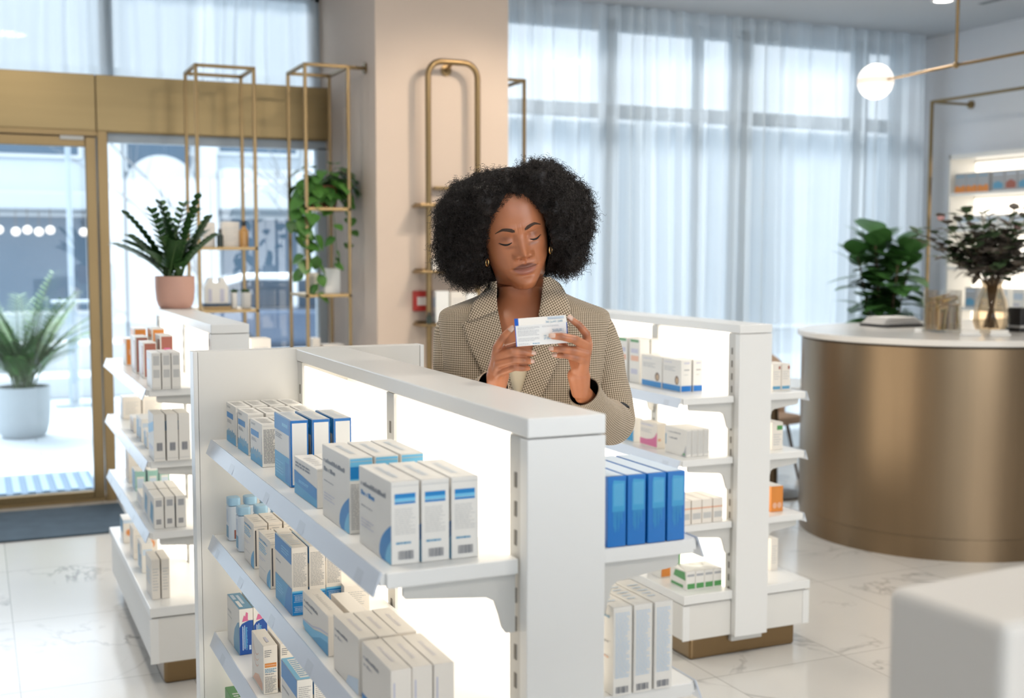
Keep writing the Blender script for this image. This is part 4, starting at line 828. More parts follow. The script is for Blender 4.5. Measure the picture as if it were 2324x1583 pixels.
# vase with eucalyptus
t = thing('flower_vase', 'amber glass vase with dark eucalyptus and pale blooms on the counter', 'vase', (5.25, 5.06, 1.1505))
VG = glassy('amber_glass', (.95, .89, .80, 1), .05, .03, .5)
MB().lathe([(.055, 0), (.085, .012), (.098, .05), (.097, .11), (.082, .18), (.060, .235), (.052, .262), (.060, .285), (.057, .285), (.049, .262), (.057, .235), (.079, .18), (.094, .11), (.095, .05), (.08, .016), (1e-6, .012)], n=40).build('glass_body', VG, t)
r = random.Random(31); st = MB(); g1 = MB(); g2 = MB(); fl = []
for k in range(58):
    az = r.uniform(0, 6.28); ln = r.uniform(.05, .95); L = r.uniform(.20, .36) if k < 42 else r.uniform(.40, .50); dr = r.uniform(.1, .7)
    base = (-.05 * math.cos(az) * ln, -.05 * math.sin(az) * ln, .02); mid = Vector((.03 * math.cos(az), .03 * math.sin(az), .265)); pts = [Vector(base), mid] + arc(mid, az, ln, L, 9, dr)[1:]
    st.tube(pts, .0025, 5)
    if k > 52 and ln < .5: fl.append(pts[-1].copy())
    for i in range(4, len(pts)):
        d = (pts[i] - pts[i - 1]).normalized(); side = d.cross(Vector((0, 0, 1))).normalized()
        for s in (-1, 1):
            far = i > 7 or k > 44
            (g2 if far and r.random() < .6 else g1).leaf(pts[i], d * .5 + side * s * .9 + Vector((r.uniform(-.4, .4), r.uniform(-.4, .4), r.uniform(-.3, .3))), (0, 0, 1), r.uniform(.055, .085), r.uniform(.048, .068), 0, .1, 5)
for k in range(190):
    a = r.uniform(0, 6.28); e = r.uniform(-1.2, 1.5); q = r.uniform(.35, 1.0) ** .6
    p = Vector((.20 * q * math.cos(a) * math.cos(e), .20 * q * math.sin(a) * math.cos(e), .435 + .15 * q * math.sin(e)))
    (g2 if q > .85 and r.random() < .5 else g1).leaf(p, (math.cos(a) + r.uniform(-.6, .6), math.sin(a) + r.uniform(-.6, .6), r.uniform(-.7, .5)), (0, 0, 1), r.uniform(.06, .085), r.uniform(.05, .07), 0, .1, 5)
st.build('stems', BARK, t); g1.build('dark_leaves', mat('eucalyptus_dark', rgb(104, 96, 88), .5, noise_amt=.3, noise_scale=12), t); g2.build('green_leaves', mat('eucalyptus_green', rgb(74, 96, 64), .5, noise_amt=.2, noise_scale=12), t); [MB().sphere((0, 0, 0), .022, 6, 0, (1, 1, .8)).build('bloom', mat('bloom_pink', rgb(222, 170, 168), .6), t, loc=q) for q in fl]
# jar of sticks
t = thing('glass_jar', 'square glass jar filled with brown sticks on the counter', 'jar', (5.005, 5.18, 1.1505))
m = MB(); m.prism(rrect(-.085, .085, -.07, .07, .015), 0, .008, 0, True)
o_, i_ = rrect(-.085, .085, -.07, .07, .015), rrect(-.082, .082, -.067, .067, .013); n = len(o_)
m.add([(x, y, .004) for x, y in o_] + [(x, y, .235) for x, y in o_] + [(x, y, .235) for x, y in i_] + [(x, y, .009) for x, y in i_], [(k + a, k + (a + 1) % n if False else k + (a + 1) % n, k + n + (a + 1) % n, k + n + a) for k in (0, n, 2 * n) for a in range(n)], 0, True)
m.build('glass_body', glassy('jar_glass', (.98, .98, .97, 1), .05, .03, .4), t, sharp=40)
r = random.Random(12); m = MB()
for k in range(150):
    x, y = r.uniform(-.072, .072), r.uniform(-.057, .057); h = r.uniform(.11, .16)
    if k < 110: m.tube([(x, y, .012), (x + r.uniform(-.01, .01), y + r.uniform(-.01, .01), h)], r.uniform(.005, .008), 7, r.randint(0, 2))
    else:
        z = r.uniform(.125, .185); a = r.uniform(-.4, .4); m.tube([(-.065 * math.cos(a), y - .05 * math.sin(a), z), (.065 * math.cos(a), y + .03 * math.sin(a), z + r.uniform(-.02, .03))], r.uniform(.005, .009), 7, r.randint(0, 2))
for k in range(4): m.sphere((r.uniform(-.05, .05), r.uniform(-.04, .04), .185), .016, 6, 2)
m.build('sticks', [mat('stick_brown', rgb(158, 124, 76), .7), mat('stick_tan', rgb(196, 164, 112), .7), mat('stick_olive', rgb(150, 132, 78), .7)], t)
t = thing('card_terminal', 'black box shaped terminal with grey lid at the right end of the counter', 'card reader', (5.455, 5.02, 1.1505))
MB().prism(rrect(-.085, .085, -.06, .06, .012), .0, .022, 0, True).build('base', mat('matte_black', rgb(28, 27, 28), .45), t, .003, sharp=40)
MB().prism(rrect(-.078, .078, -.055, .055, .012), .036, .135, 0, True).build('body', _M['matte_black'], t, .004, sharp=40)
MB().prism(rrect(-.07, .07, -.05, .05, .01), .022, .036, 0, True).build('steel_band', GREYWHITE, t, sharp=40)
t = thing('folded_towel', 'white folded cloth lying on a black tray on the counter', 'cloth', (5.12, 5.70, 1.164))
m = MB()
for k in range(4): m.prism(rrect(-.17 + .008 * k, .15 - .02 * k, -.10, .10 - .006 * k, .02), .011 * k, .011 * k + .010, 0, True)
m.build('folds', mat('cotton_white', rgb(228, 226, 224), .9), t, .004, sharp=50)
t = thing('black_tray', 'black tray under the folded white cloth on the counter', 'tray', (5.14, 5.68, 1.1505)); MB().prism(rrect(-.20, .24, -.13, .13, .02), 0, .012, 0, True).build('tray_base', _M['matte_black'], t, .003, sharp=40)
for i, (x, y, lab) in enumerate(((4.90, 4.86, 'small white card holder at the counter edge before the jar'), (5.05, 4.80, 'small white tent card at the counter edge before the vase'))):
    t = thing('card_stand', lab, 'card stand', (x, y, 1.1505), rz=-.35)
    MB().box(-.055, .055, -.012, .012, 0, .010).build('foot', pm('white'), t, .002); o = MB().box(-.05, .05, -.001, .001, .01, .030).build('card', pm('card'), t); o.rotation_euler[0] = -.3
tag(MB().lathe([(1e-6, 0), (.022, 0), (.022, .012), (.018, .02), (1e-6, .024)], n=24).build('paper_weight', pm('white'), loc=(4.85, 5.20, 1.1505)), 'small round white object on the counter left of the jar', 'button')
# cafe chair and table by the curtain
t = thing('shell_chair', 'beige shell chair beside the white table behind the display', 'chair', (5.03, 6.95, 0), rz=.2)
m = MB(); vs = []; N, K = 17, 8
for j in range(K + 1):
    for i in range(N):
        a = math.radians(-100 + 200 * i / (N - 1)); h = .44 + (.50 * (1 - .35 * (a / 1.9) ** 2)) * j / K
        vs.append((.25 * math.sin(a) * (1 + .1 * j / K), .23 * math.cos(a) + .04 * j / K, h))
m.add(vs, [(j * N + i, j * N + i + 1, (j + 1) * N + i + 1, (j + 1) * N + i) for j in range(K) for i in range(N - 1)], 0, True)
o = m.build('backrest', mat('beige_felt', rgb(196, 170, 148), .9), t); s = o.modifiers.new('thick', 'SOLIDIFY'); s.thickness = .03
MB().prism(rrect(-.23, .23, -.24, .2, .09), .40, .46, 0, True).build('seat', _M['beige_felt'], t, .012, 3, sharp=50)
for x, y in ((-.18, -.18), (.18, -.18), (-.18, .16), (.18, .16)): MB().tube([(x * .8, y * .8, .40), (x * 1.15, y * 1.15, 0)], [.013, .009], 10).build('leg', mat('dark_wood', rgb(92, 70, 52), .5), t)
t = thing('round_table', 'small round white table by the beige chair', 'table', (4.78, 6.42, 0))
MB().lathe([(1e-6, .725), (.34, .725), (.345, .735), (.34, .745), (1e-6, .745)], n=48).build('tabletop', WHITE, t); MB().lathe([(.2, 0), (.2, .012), (.03, .03), (.025, .725)], n=32).build('pedestal', mat('dark_bronze', rgb(96, 80, 60), .4, .6), t)

# ---------------------------------------------------------------- the street outside
PAVE = mat('pale_paving', rgb(186, 196, 204), .7, noise_amt=.06, noise_scale=1.2)
def paving():
    m = PAVE; n = m.node_tree.nodes; l = m.node_tree.links; b = n['Principled BSDF']
    br = n.new('ShaderNodeTexBrick'); br.inputs['Scale'].default_value = 1; br.inputs['Brick Width'].default_value = .9; br.inputs['Row Height'].default_value = .6; br.inputs['Mortar Size'].default_value = .006
    br.inputs['Color1'].default_value = rgb(190, 199, 206); br.inputs['Color2'].default_value = rgb(178, 189, 198); br.inputs['Mortar'].default_value = rgb(140, 152, 162)
    t = n.new('ShaderNodeTexCoord'); l.new(t.outputs['Object'], br.inputs['Vector']); l.new(br.outputs['Color'], b.inputs['Base Color'])
paving()
struct(MB().box(-14, 26, 8.32, 15.5, -.15, -.01).build('ground_pavement', PAVE))
struct(MB().box(-14, 26, 15.5, 21.6, -.25, -.06).build('ground_street', mat('asphalt', rgb(150, 160, 168), .85, noise_amt=.1, noise_scale=8)))
gm = MB().box(-.72, .73, 8.42, 9.15, -.01, .004, 0)
for i in range(16): gm.box(-.70 + i * .09, -.655 + i * .09, 8.44, 9.13, .004, .012, 1)
tag(gm.build('entrance_grating', [mat('grate_dark', rgb(78, 104, 126), .6, .3), mat('grate_bar', rgb(118, 142, 160), .5, .3)]), 'blue grey ribbed foot grating on the pavement outside the door', 'grating')
STONE = mat('pale_stone', rgb(200, 206, 210), .75, noise_amt=.05, noise_scale=2)
for i, (y, h, x0, x1, lab) in enumerate(((13.9, .22, -6, 2.3, 'long pale stone step nearest the pavement'), (14.7, .52, -6, 2.3, 'upper pale stone step behind the palm'))):
    tag(MB().box(x0, x1, y, y + .8, -.01, h).build('stone_step', STONE, bevel=.01), lab, 'step')
tag(MB().box(2.6, 9, 14.9, 15.3, -.01, .35).build('stone_kerb_wall', STONE, bevel=.01), 'low pale stone wall outside the shop window', 'low wall')
FAC = mat('white_render', rgb(226, 230, 232), .8, noise_amt=.04, noise_scale=1.5); FDK = mat('facade_window', rgb(78, 102, 122), .15, .0); FGR = mat('facade_grey', rgb(190, 199, 206), .8, noise_amt=.08, noise_scale=1)
t = thing('street_building', 'pale building with pillars and shop windows across the street', 'building', (0, 22, 0))
MB().box(-12, 7.6, .35, 2, -.06, 9.0).build('wall', FGR, t); MB().box(7.6, 26, .35, 2, -.06, 4.3).build('wall', FGR, t)
for x, w in ((-5, .4), (-2.2, .35), (2.30, .28), (3.92, .28), (5.85, .30), (8.2, .3), (10.6, .3), (13, .3)): MB().box(x - w / 2, x + w / 2, -.05, .4, -.06, 9.0 if x < 7 else 4.4).build('pillar', FAC, t, .02)
for x0, x1, z0, z1 in ((-4.7, -2.45, .4, 2.4), (-1.95, 1.9, .5, 2.25), (2.5, 3.72, 3.0, 3.9), (4.12, 5.65, .45, 2.25), (6.1, 8.0, .4, 2.3), (8.4, 10.4, .4, 2.3), (4.12, 5.65, 3.35, 4.4), (-4.7, -2.45, 3.2, 4.6), (-1.7, -.2, 3.2, 4.6), (.3, 1.8, 3.2, 4.6)):
    f = MB().box(x0, x1, .28, .36, z0, z1).build('window', FAC, t, .01); MB().box(x0 + .06, x1 - .06, .265, .285, z0 + .06, z1 - .06).build('pane', FDK, f)
ar = MB(); pts = [(2.52 + .60 + .60 * math.cos(PI - PI * k / 16), 2.75 + .55 * math.sin(PI - PI * k / 16)) for k in range(17)] + [(3.72, .0), (2.52, .0)]
nn = len(pts); ar.add([(x, .18, z) for x, z in pts] + [(x, .36, z) for x, z in pts], [tuple(range(nn)), tuple(range(2 * nn - 1, nn - 1, -1))] + [(i, nn + i, nn + (i + 1) % nn, (i + 1) % nn) for i in range(nn)]); ar.build('arch', FAC, t)
MB().box(4.08, 5.70, -.55, .35, 2.35, 3.05).build('awning', FAC, t, .03); MB().box(6.05, 8.05, -.55, .35, 2.35, 3.05).build('awning', FAC, t, .03)
MB().box(-2.0, 1.95, -.3, .35, 2.3, 2.6).build('awning', FGR, t, .03)
for i, x in enumerate((.42, .68, .86, 1.04, 1.22, 1.75)):
    g = MB(); g.sphere((0, 0, 0), .07, 8); s = thing('shop_lamp', ('warm glowing globe lamp, {} from the left, in the dark shop front across the street').format(('first', 'second', 'third', 'fourth', 'fifth', 'sixth')[i]), 'lamp', (x, 21.7, 1.95 - .03 * (i % 2)), group='globe lamps across the street')
    g.build('globe', mat('street_lamp_glow', (1, 1, 1, 1), .4, emit=(1, .80, .56, 1), estr=1.0), s); MB().tube([(0, 0, .07), (0, 0, .36)], .006, 6).build('cord', BARK, s)
# sign post on the pavement
t = thing('sign_post', 'slim pale metal post on a square base outside the door', 'post', (.93, 13.2, 0)); PM_ = mat('galvanised', rgb(168, 182, 192), .45, .4)
MB().box(-.19, .19, -.15, .15, -.01, .02).build('base_plate', PM_, t, .004); MB().tube([(0, 0, .02), (0, 0, 1.08)], .052, 16).build('lower_post', PM_, t); MB().tube([(0, 0, 1.08), (0, 0, 2.9)], .03, 16).build('upper_post', PM_, t); MB().box(-.2, .2, -.16, .16, 1.06, 1.09).build('collar_plate', PM_, t, .004)
# palm in a grey planter
t = thing('potted_palm', 'feathery green palm in a grey planter outside the glass door', 'potted plant', (.36, 11.16, -.01))
pot(t, .228, .44, mat('grey_concrete', rgb(168, 176, 180), .8, noise_amt=.06, noise_scale=6), .9)
r = random.Random(17); st = MB(); lf = MB()
for k in range(40):
    az = k * 2.4 + r.uniform(-.3, .3); ln = r.uniform(.05, .5); L = r.uniform(.75, 1.25) if k % 3 else r.uniform(.45, .7)
    pts = arc((r.uniform(-.07, .07), r.uniform(-.07, .07), .38), az, ln, L, 12, r.uniform(.4, 1.1)); st.tube(pts, [.009 - .006 * i / 12 for i in range(13)], 6)
    for i in range(4, 13):
        d = (pts[i] - pts[i - 1]).normalized(); side = d.cross(Vector((0, 0, 1))).normalized()
        for s in (-1, 1):
            for q in (0, .5): lf.leaf(pts[i] - d * (L / 12) * q, d * .8 + side * s * .7 + Vector((0, 0, -.1)), (0, 0, 1), .25 * (1.15 - .06 * i), .026, 0, .25, 3)
st.build('fronds', STEM, t); lf.build('leaflets', LEAFP, t)
# bare street trees
def tree(x, y, seed, lab):
    r = random.Random(seed); m = MB()
    def grow(p, d, L, rad, dep):
        pts = [p]; q = p.copy()
        for i in range(5): d = (d + Vector((r.uniform(-.12, .12), r.uniform(-.12, .12), r.uniform(-.02, .08)))).normalized(); q = q + d * L / 5; pts.append(q.copy())
        m.tube(pts, [rad * (1 - .45 * i / 5) for i in range(6)], 7)
        if dep:
            for k in range(3): a = r.uniform(0, 6.28); grow(pts[r.randint(3, 5)], (d * .75 + Vector((math.cos(a), math.sin(a), .15)) * .65).normalized(), L * .68, rad * .5, dep - 1)
    grow(Vector((0, 0, 0)), Vector((0, 0, 1)), 2.1, .055, 3)
    t = thing('bare_tree', lab, 'tree', (x, y, -.03)); m.build('trunk_and_branches', mat('pale_bark', rgb(148, 150, 152), .9), t)
tree(3.35, 19.2, 3, 'bare slim street tree behind the car'); tree(5.6, 20.2, 5, 'bare street tree right of the car'); tree(-.6, 17.5, 8, 'bare street tree beyond the glass door')
# parked car
t = thing('parked_car', 'navy car with white reflection on its roof and dark windows outside the shop window', 'car', (4.55, 16.9, -.06), rz=math.radians(-8))
def side(pts, y0, y1, name, m, bev=.05):
    s = MB(); n = len(pts); s.add([(x, y0, z) for x, z in pts] + [(x, y1, z) for x, z in pts], [tuple(range(n)), tuple(range(2 * n - 1, n - 1, -1))] + [(i, n + i, n + (i + 1) % n, (i + 1) % n) for i in range(n)]); return s.build(name, m, t, bev, 4)
CARW = mat('car_reflection_white', rgb(222, 228, 232), .2, coat=1.0); CARG = mat('car_glass', rgb(52, 70, 86), .08)
side([(-1.9, .28), (2.15, .28), (2.2, .62), (2.0, .74), (1.05, .86), (-1.85, .88), (-1.98, .6)], -.86, .86, 'body', mat('car_navy', rgb(74, 96, 122), .2, coat=1.0), .06)
side([(-1.75, .86), (1.0, .85), (.35, 1.27), (-.2, 1.36), (-1.1, 1.36), (-1.55, 1.24)], -.72, .72, 'cabin', CARW, .07)  # white reflection on the navy car is put into the cabin colour
side([(-1.55, .90), (-.45, .89), (-.45, 1.27), (-1.08, 1.28), (-1.42, 1.18)], -.735, .735, 'rear_side_window', CARG, .02); side([(-.38, .89), (.82, .88), (.28, 1.20), (-.2, 1.27), (-.38, 1.27)], -.735, .735, 'front_side_window', CARG, .02)
s = MB(); s.add([(.99, -.62, .885), (.99, .62, .885), (.40, .58, 1.255), (.40, -.58, 1.255), (1.01, -.62, .90), (1.01, .62, .90), (.42, .58, 1.27), (.42, -.58, 1.27)], [(0, 1, 2, 3), (7, 6, 5, 4), (0, 4, 5, 1), (1, 5, 6, 2), (2, 6, 7, 3), (3, 7, 4, 0)]); s.build('windscreen', CARG, t)
side([(-1.96, .28), (2.17, .28), (2.17, .42), (-1.96, .42)], -.872, .872, 'sill', mat('car_trim', rgb(54, 72, 92), .5), .02)
for x in (-1.25, 1.35):
    for y in (-.8, .8):
        w = MB(); w.lathe([(1e-6, -.09), (.2, -.09), (.28, -.085), (.315, -.06), (.315, .06), (.28, .085), (.2, .09), (1e-6, .09)], n=28); o = w.build('wheel', mat('tyre', rgb(50, 54, 58), .8), t, loc=(x, y, .315)); o.rotation_euler[0] = PI / 2
        w = MB(); w.lathe([(1e-6, -.097), (.18, -.095), (.19, -.08)], n=20); o2 = w.build('hub_cap', PM_, o)
# ---------------------------------------------------------------- the woman
PO = Vector((1.204, 2.604, 0.0)); PRZ = -YAW
SKIN = bpy.data.materials.new('brown_skin'); SKIN.use_nodes = True
def skin_nodes():
    n = SKIN.node_tree.nodes; l = SKIN.node_tree.links; b = n['Principled BSDF']
    at = n.new('ShaderNodeAttribute'); at.attribute_name = 'tint'; at.attribute_type = 'GEOMETRY'
    sp = n.new('ShaderNodeSeparateColor'); l.new(at.outputs['Color'], sp.inputs[0])
    nz = n.new('ShaderNodeTexNoise'); nz.inputs['Scale'].default_value = 22; nz.inputs['Detail'].default_value = 5; tc = n.new('ShaderNodeTexCoord'); l.new(tc.outputs['Object'], nz.inputs['Vector'])
    m0 = n.new('ShaderNodeMix'); m0.data_type = 'RGBA'; m0.inputs[6].default_value = rgb(176, 110, 74); m0.inputs[7].default_value = rgb(200, 128, 88); l.new(nz.outputs[0], m0.inputs[0])
    m1 = n.new('ShaderNodeMix'); m1.data_type = 'RGBA'; m1.inputs[7].default_value = rgb(132, 84, 68); l.new(sp.outputs[0], m1.inputs[0]); l.new(m0.outputs[2], m1.inputs[6])
    m2 = n.new('ShaderNodeMix'); m2.data_type = 'RGBA'; m2.inputs[7].default_value = rgb(180, 118, 100); l.new(sp.outputs[1], m2.inputs[0]); l.new(m1.outputs[2], m2.inputs[6])
    m3 = n.new('ShaderNodeMix'); m3.data_type = 'RGBA'; m3.inputs[7].default_value = rgb(104, 60, 42); l.new(sp.outputs[2], m3.inputs[0]); l.new(m2.outputs[2], m3.inputs[6])
    l.new(m3.outputs[2], b.inputs['Base Color']); b.inputs['Roughness'].default_value = .36; b.inputs['Specular IOR Level'].default_value = .6
    b.inputs['Subsurface Weight'].default_value = .08; b.inputs['Subsurface Radius'].default_value = (.010, .004, .002); b.inputs['Subsurface Scale'].default_value = .5
    fz = n.new('ShaderNodeTexNoise'); fz.inputs['Scale'].default_value = 900; bp = n.new('ShaderNodeBump'); bp.inputs['Strength'].default_value = .10; bp.inputs['Distance'].default_value = .001
    l.new(tc.outputs['Object'], fz.inputs['Vector']); l.new(fz.outputs[0], bp.inputs['Height']); l.new(bp.outputs[0], b.inputs['Normal'])
skin_nodes()
HS = 1.09
_y, _p, _ro = math.radians(11.5), math.radians(14), math.radians(12.2)
hF = Vector((math.sin(_y) * math.cos(_p), -math.cos(_y) * math.cos(_p), -math.sin(_p)))
hR = Vector((0, 0, 1)).cross(hF).normalized(); hU = hF.cross(hR)
hR, hU = hR * math.cos(_ro) + hU * math.sin(_ro), -hR * math.sin(_ro) + hU * math.cos(_ro)
EYES = Vector((-.010, -.107, 1.630)); HO = EYES - hF * (.086 * HS)
def H2P(a):
    """head millimetres (right, forward, up) -> person metres"""
    a = np.asarray(a, float) * (HS / 1000)
    M3 = np.array([[hR.x, hF.x, hU.x], [hR.y, hF.y, hU.y], [hR.z, hF.z, hU.z]])
    return a @ M3.T + np.array(HO)
# rings: front y,z | back y,z | half width front, half width back   (mm)
RINGS = [(2, 128, -14, 128, 4, 4), (16, 126, -40, 126, 28, 28), (48, 116, -72, 113, 52, 52), (70, 99, -90, 92, 65, 66), (83, 77, -99, 66, 71, 72), (89, 53, -102, 38, 73, 74), (91, 33, -101, 12, 73, 75), (91, 20, -99, -2, 72, 75),
         (89, 7, -96, -14, 71, 74), (88, -6, -92, -26, 71, 72), (88, -20, -87, -38, 70, 70), (88, -35, -80, -50, 68, 68), (88, -49, -72, -60, 65, 66), (88, -61, -66, -68, 61, 64), (86, -73, -61, -75, 55, 61), (87, -87, -58, -83, 46, 59), (87, -101, -57, -92, 37, 57), (80, -114, -57, -101, 29, 56), (63, -119, -57, -108, 33, 55), (43, -116, -58, -116, 43, 55), (28, -115, -58, -124, 50, 55)]
RINGS = np.array(RINGS, float)
def catmull(P, t):
    n = len(P); i = min(int(t), n - 2); u = t - i
    p0, p1, p2, p3 = P[max(i - 1, 0)], P[i], P[i + 1], P[min(i + 2, n - 1)]
    return .5 * (2 * p1 + (p2 - p0) * u + (2 * p0 - 5 * p1 + 4 * p2 - p3) * u * u + (3 * p1 - p0 - 3 * p2 + p3) * u ** 3)
NT = 232
_s = np.linspace(-1, 1, NT, endpoint=False); TH = PI * np.sign(_s) * np.abs(_s) ** 1.4
def sst(x, a, b): t = np.clip((x - a) / (b - a), 0, 1); return t * t * (3 - 2 * t)
def head_ring(R):
    fy, fz, by, bz, wf, wb = R; c, s = np.cos(TH), np.sin(TH); n = 2.25
    t = np.sign(c) * np.abs(c) ** (2 / n); x = np.sign(s) * np.abs(s) ** (2 / n)
    w = wb + (wf - wb) * sst(t, -.15, .6)
    return np.stack([x * w, (fy + by) / 2 + (fy - by) / 2 * t, (fz + bz) / 2 + (fz - bz) / 2 * t], 1)
def G(x, z, cx, cz, sx, sz): return np.exp(-((x - cx) / sx) ** 2 - ((z - cz) / sz) ** 2)
NZK = np.array([(18, 0), (10, 1.5), (4, 3.2), (-4, 6.5), (-13, 10.5), (-22, 14.0), (-29, 15.0), (-34, 13.5), (-39, 9.5), (-44, 4), (-49, 0)], float)[::-1]
def features(x, z):
    d = 0 * x; ax = np.abs(x)
    d += 2.6 * G(ax, z, 25, 24, 17, 6) + 1.0 * G(x, z, 0, 22, 9, 8) - 1.0 * G(ax, z, 5.0, 22, 1.6, 8)
    d += -7.5 * G(ax, z, 31, 1, 15, 10) - 4.0 * G(ax, z, 15, 3, 6, 8)
    d += 7.4 * G(ax, z, 31.5, -1, 11.5, 8.5) - 1.1 * G(ax, z, 31, 8.5, 13, 1.6) - .9 * G(ax, z, 31, -8.4, 12, 1.1)
    d += -1.0 * G(ax, z, 30, -14, 13, 3)
    A = np.interp(z, NZK[:, 0], NZK[:, 1]); s = np.interp(z, [-45, -33, -20, 0, 16], [11.5, 11.0, 11.0, 10.5, 13])
    d += A * np.exp(-(ax / s) ** 2.0)
    d += 9.6 * G(ax, z, 16.0, -37, 6.6, 6.2) + 8.4 * G(x, z, 0, -34, 10.5, 8.5) - 6.5 * G(ax, z, 8.5, -44, 4.4, 2.4) - 2.0 * G(ax, z, 25, -36, 3, 7)
    d += -1.3 * G(x, z, 0, -52, 3, 4.5) + .4 * G(ax, z, 4.5, -52, 2.6, 5)
    zl = -66.5 - 0.8 * (ax / 24) ** 2
    d += 7.6 * G(x, z, 0, -61.0, 20, 4.8) + 8.8 * G(x, z, 0, -73, 18, 5.4)
    d += -4.2 * np.exp(-(ax / 24) ** 4 - ((z - zl) / 1.25) ** 2) - 2.5 * G(ax, z, 27, -67, 4, 4)
    d += -3.2 * G(x, z, 0, -84, 15, 3.8) + 4.5 * G(x, z, 0, -100, 15, 10)
    d += 4.0 * G(ax, z, 47, -17, 16, 13) - 2.0 * G(ax, z, 46, -48, 12, 16) - 1.0 * G(ax, z, 30, -50, 3.5, 12)
    return d
def surf(x, z):
    """face surface point in head mm, front side"""
    k = np.array([catmull(RINGS, q) for q in np.linspace(3, 17, 120)]); R = np.array([np.interp(z, k[::-1, 1], k[::-1, j]) for j in range(6)])
    wf = R[4]; t = max(0.0, 1 - abs(x / wf) ** 2.25) ** (1 / 2.25); y = (R[0] + R[2]) / 2 + (R[0] - R[2]) / 2 * t
    return np.array([x, y + float(features(np.array([x]), np.array([float(z)]))[0]), z])
loops = []; tints = []
ts = np.concatenate([np.linspace(0, 4, 18, endpoint=False), np.linspace(4, 17.5, 150, endpoint=False), np.linspace(17.5, 20, 12)])
for t in ts:
    q = head_ring(catmull(RINGS, t)); wgt = sst(q[:, 1], 8, 42) * (1 if t < 17.6 else 0)
    x, z = q[:, 0].copy(), q[:, 2].copy()
    q[:, 1] += features(x, z) * wgt
    q[:, 0] += np.sign(x) * 5 * np.exp(-((q[:, 1] + 4) / 8) ** 2 - ((z + 8) / 20) ** 2)
    ax = np.abs(x); zl = -66.5 - 0.8 * (ax / 24) ** 2
    top = -54.6 - 1.8 * np.exp(-(x / 3.5) ** 2) - 9.0 * (ax / 26) ** 2.2; bot = -80.2 + 12.5 * (ax / 25) ** 2.4
    inl = sst(27 - ax, 0, 3)
    up = inl * sst(top - z, -.8, .8) * sst(z - zl, -.6, .6) * wgt; lo = inl * sst(z - bot, -.8, .8) * sst(zl - z, -.6, .6) * wgt
    lid = (.55 * G(ax, z, 31, 4, 13, 6) + .5 * G(ax, z, 24, -16, 12, 4)) * wgt
    tints.append(np.stack([up, lo, np.clip(lid, 0, 1), np.ones(NT)], 1)); loops.append(H2P(q))
def ell(cx, cy, z, w, d, n=2.2, tilt=0.0):
    c, s = np.cos(TH), np.sin(TH); x = np.sign(s) * np.abs(s) ** (2 / n); t = np.sign(c) * np.abs(c) ** (2 / n)
    return np.stack([cx + x * w, cy - t * d, z + tilt * t], 1) / 1000
BODY = [(-8, 22, 1512, 56, 56, 6), (-6, 18, 1486, 60, 58, 8), (-2, 14, 1460, 94, 72, 4), (0, 8, 1430, 145, 84, 0), (0, 6, 1375, 162, 98, 0), (0, 4, 1300, 158, 102, 0), (0, 4, 1200, 138, 90, 0), (0, 5, 1120, 132, 90, 0), (0, 8, 1000, 165, 112, 0), (0, 10, 900, 160, 112, 0), (0, 10, 850, 120, 90, 0)]
B = np.array(BODY, float)
last = loops[-1]; first = ell(*B[0][:5], tilt=B[0][5])
for u in np.linspace(.12, 1, 9): k = u * u * (3 - 2 * u); loops.append(last * (1 - k) + first * k)
for t in np.linspace(0, len(B) - 1, 90)[1:]: r_ = catmull(B, t); loops.append(ell(r_[0], r_[1], r_[2], r_[3], r_[4], tilt=r_[5]))
while len(tints) < len(loops): tints.append(np.tile([0, 0, 0, 1.0], (NT, 1)))
V = np.concatenate(loops); Tn = np.concatenate(tints); nr = len(loops)
a = np.arange(nr - 1)[:, None] * NT + np.arange(NT)[None]; b_ = np.arange(nr - 1)[:, None] * NT + (np.arange(NT)[None] + 1) % NT
Fq = np.stack([a, b_, b_ + NT, a + NT], -1).reshape(-1, 4)
body_faces = [tuple(f) for f in Fq.tolist()] + [tuple(range(NT))[::-1], tuple(range((nr - 1) * NT, nr * NT))]
def np_mesh(name, verts, faces, smooth=True):
    me = bpy.data.meshes.new(name); me.from_pydata([tuple(v) for v in np.asarray(verts).tolist()], [], faces); me.update()
    bm = bmesh.new(); bm.from_mesh(me); bmesh.ops.recalc_face_normals(bm, faces=bm.faces); bm.to_mesh(me); bm.free()
    me.polygons.foreach_set('use_smooth', [smooth] * len(me.polygons)); return me
# arms and hands: tapered capsules per bone, fused into one skin
def caps(m, p0, r0, p1, r1, n=14):
    p0, p1 = Vector(p0) / 1000, Vector(p1) / 1000; r0 /= 1000; r1 /= 1000; d = (p1 - p0); L = d.length; d = d.normalized(); pts = []; rs = []
    for k in range(5): a = PI / 2 * (1 - k / 5); pts.append(p0 - d * r0 * math.sin(a)); rs.append(max(r0 * math.cos(a), 1e-5))
    pts.append(p0); rs.append(r0); pts.append(p1); rs.append(r1)
    for k in range(1, 6): a = PI / 2 * k / 5; pts.append(p1 + d * r1 * math.sin(a)); rs.append(max(r1 * math.cos(a), 1e-5))
    m.tube(pts, rs, n)
LH = dict(wrist=(-66, -280, 1300), elbow=(-176, -31, 1207), sh=(-172, 7, 1426), palmA=(-64, -306, 1334), palmB=(-61, -333, 1381), k_i=(-50, -325, 1384), k_m=(-59, -346, 1381), k_r=(-58, -346, 1363), k_p=(-52, -338, 1345), th0=(-63, -328, 1362), th1=(-62, -349, 1397), th2=(-49, -364, 1420), th3=(-30, -375, 1440), i1=(-41, -329, 1396), i2=(-18, -331, 1404), i3=(2, -331, 1412), m1=(-29, -366, 1391), m2=(-7, -366, 1390), m3=(12, -357, 1386), r1=(-25, -365, 1374), r2=(-5, -366, 1372), r3=(9, -356, 1369), p1=(-25, -360, 1357), p2=(-9, -361, 1355), p3=(4, -352, 1354))
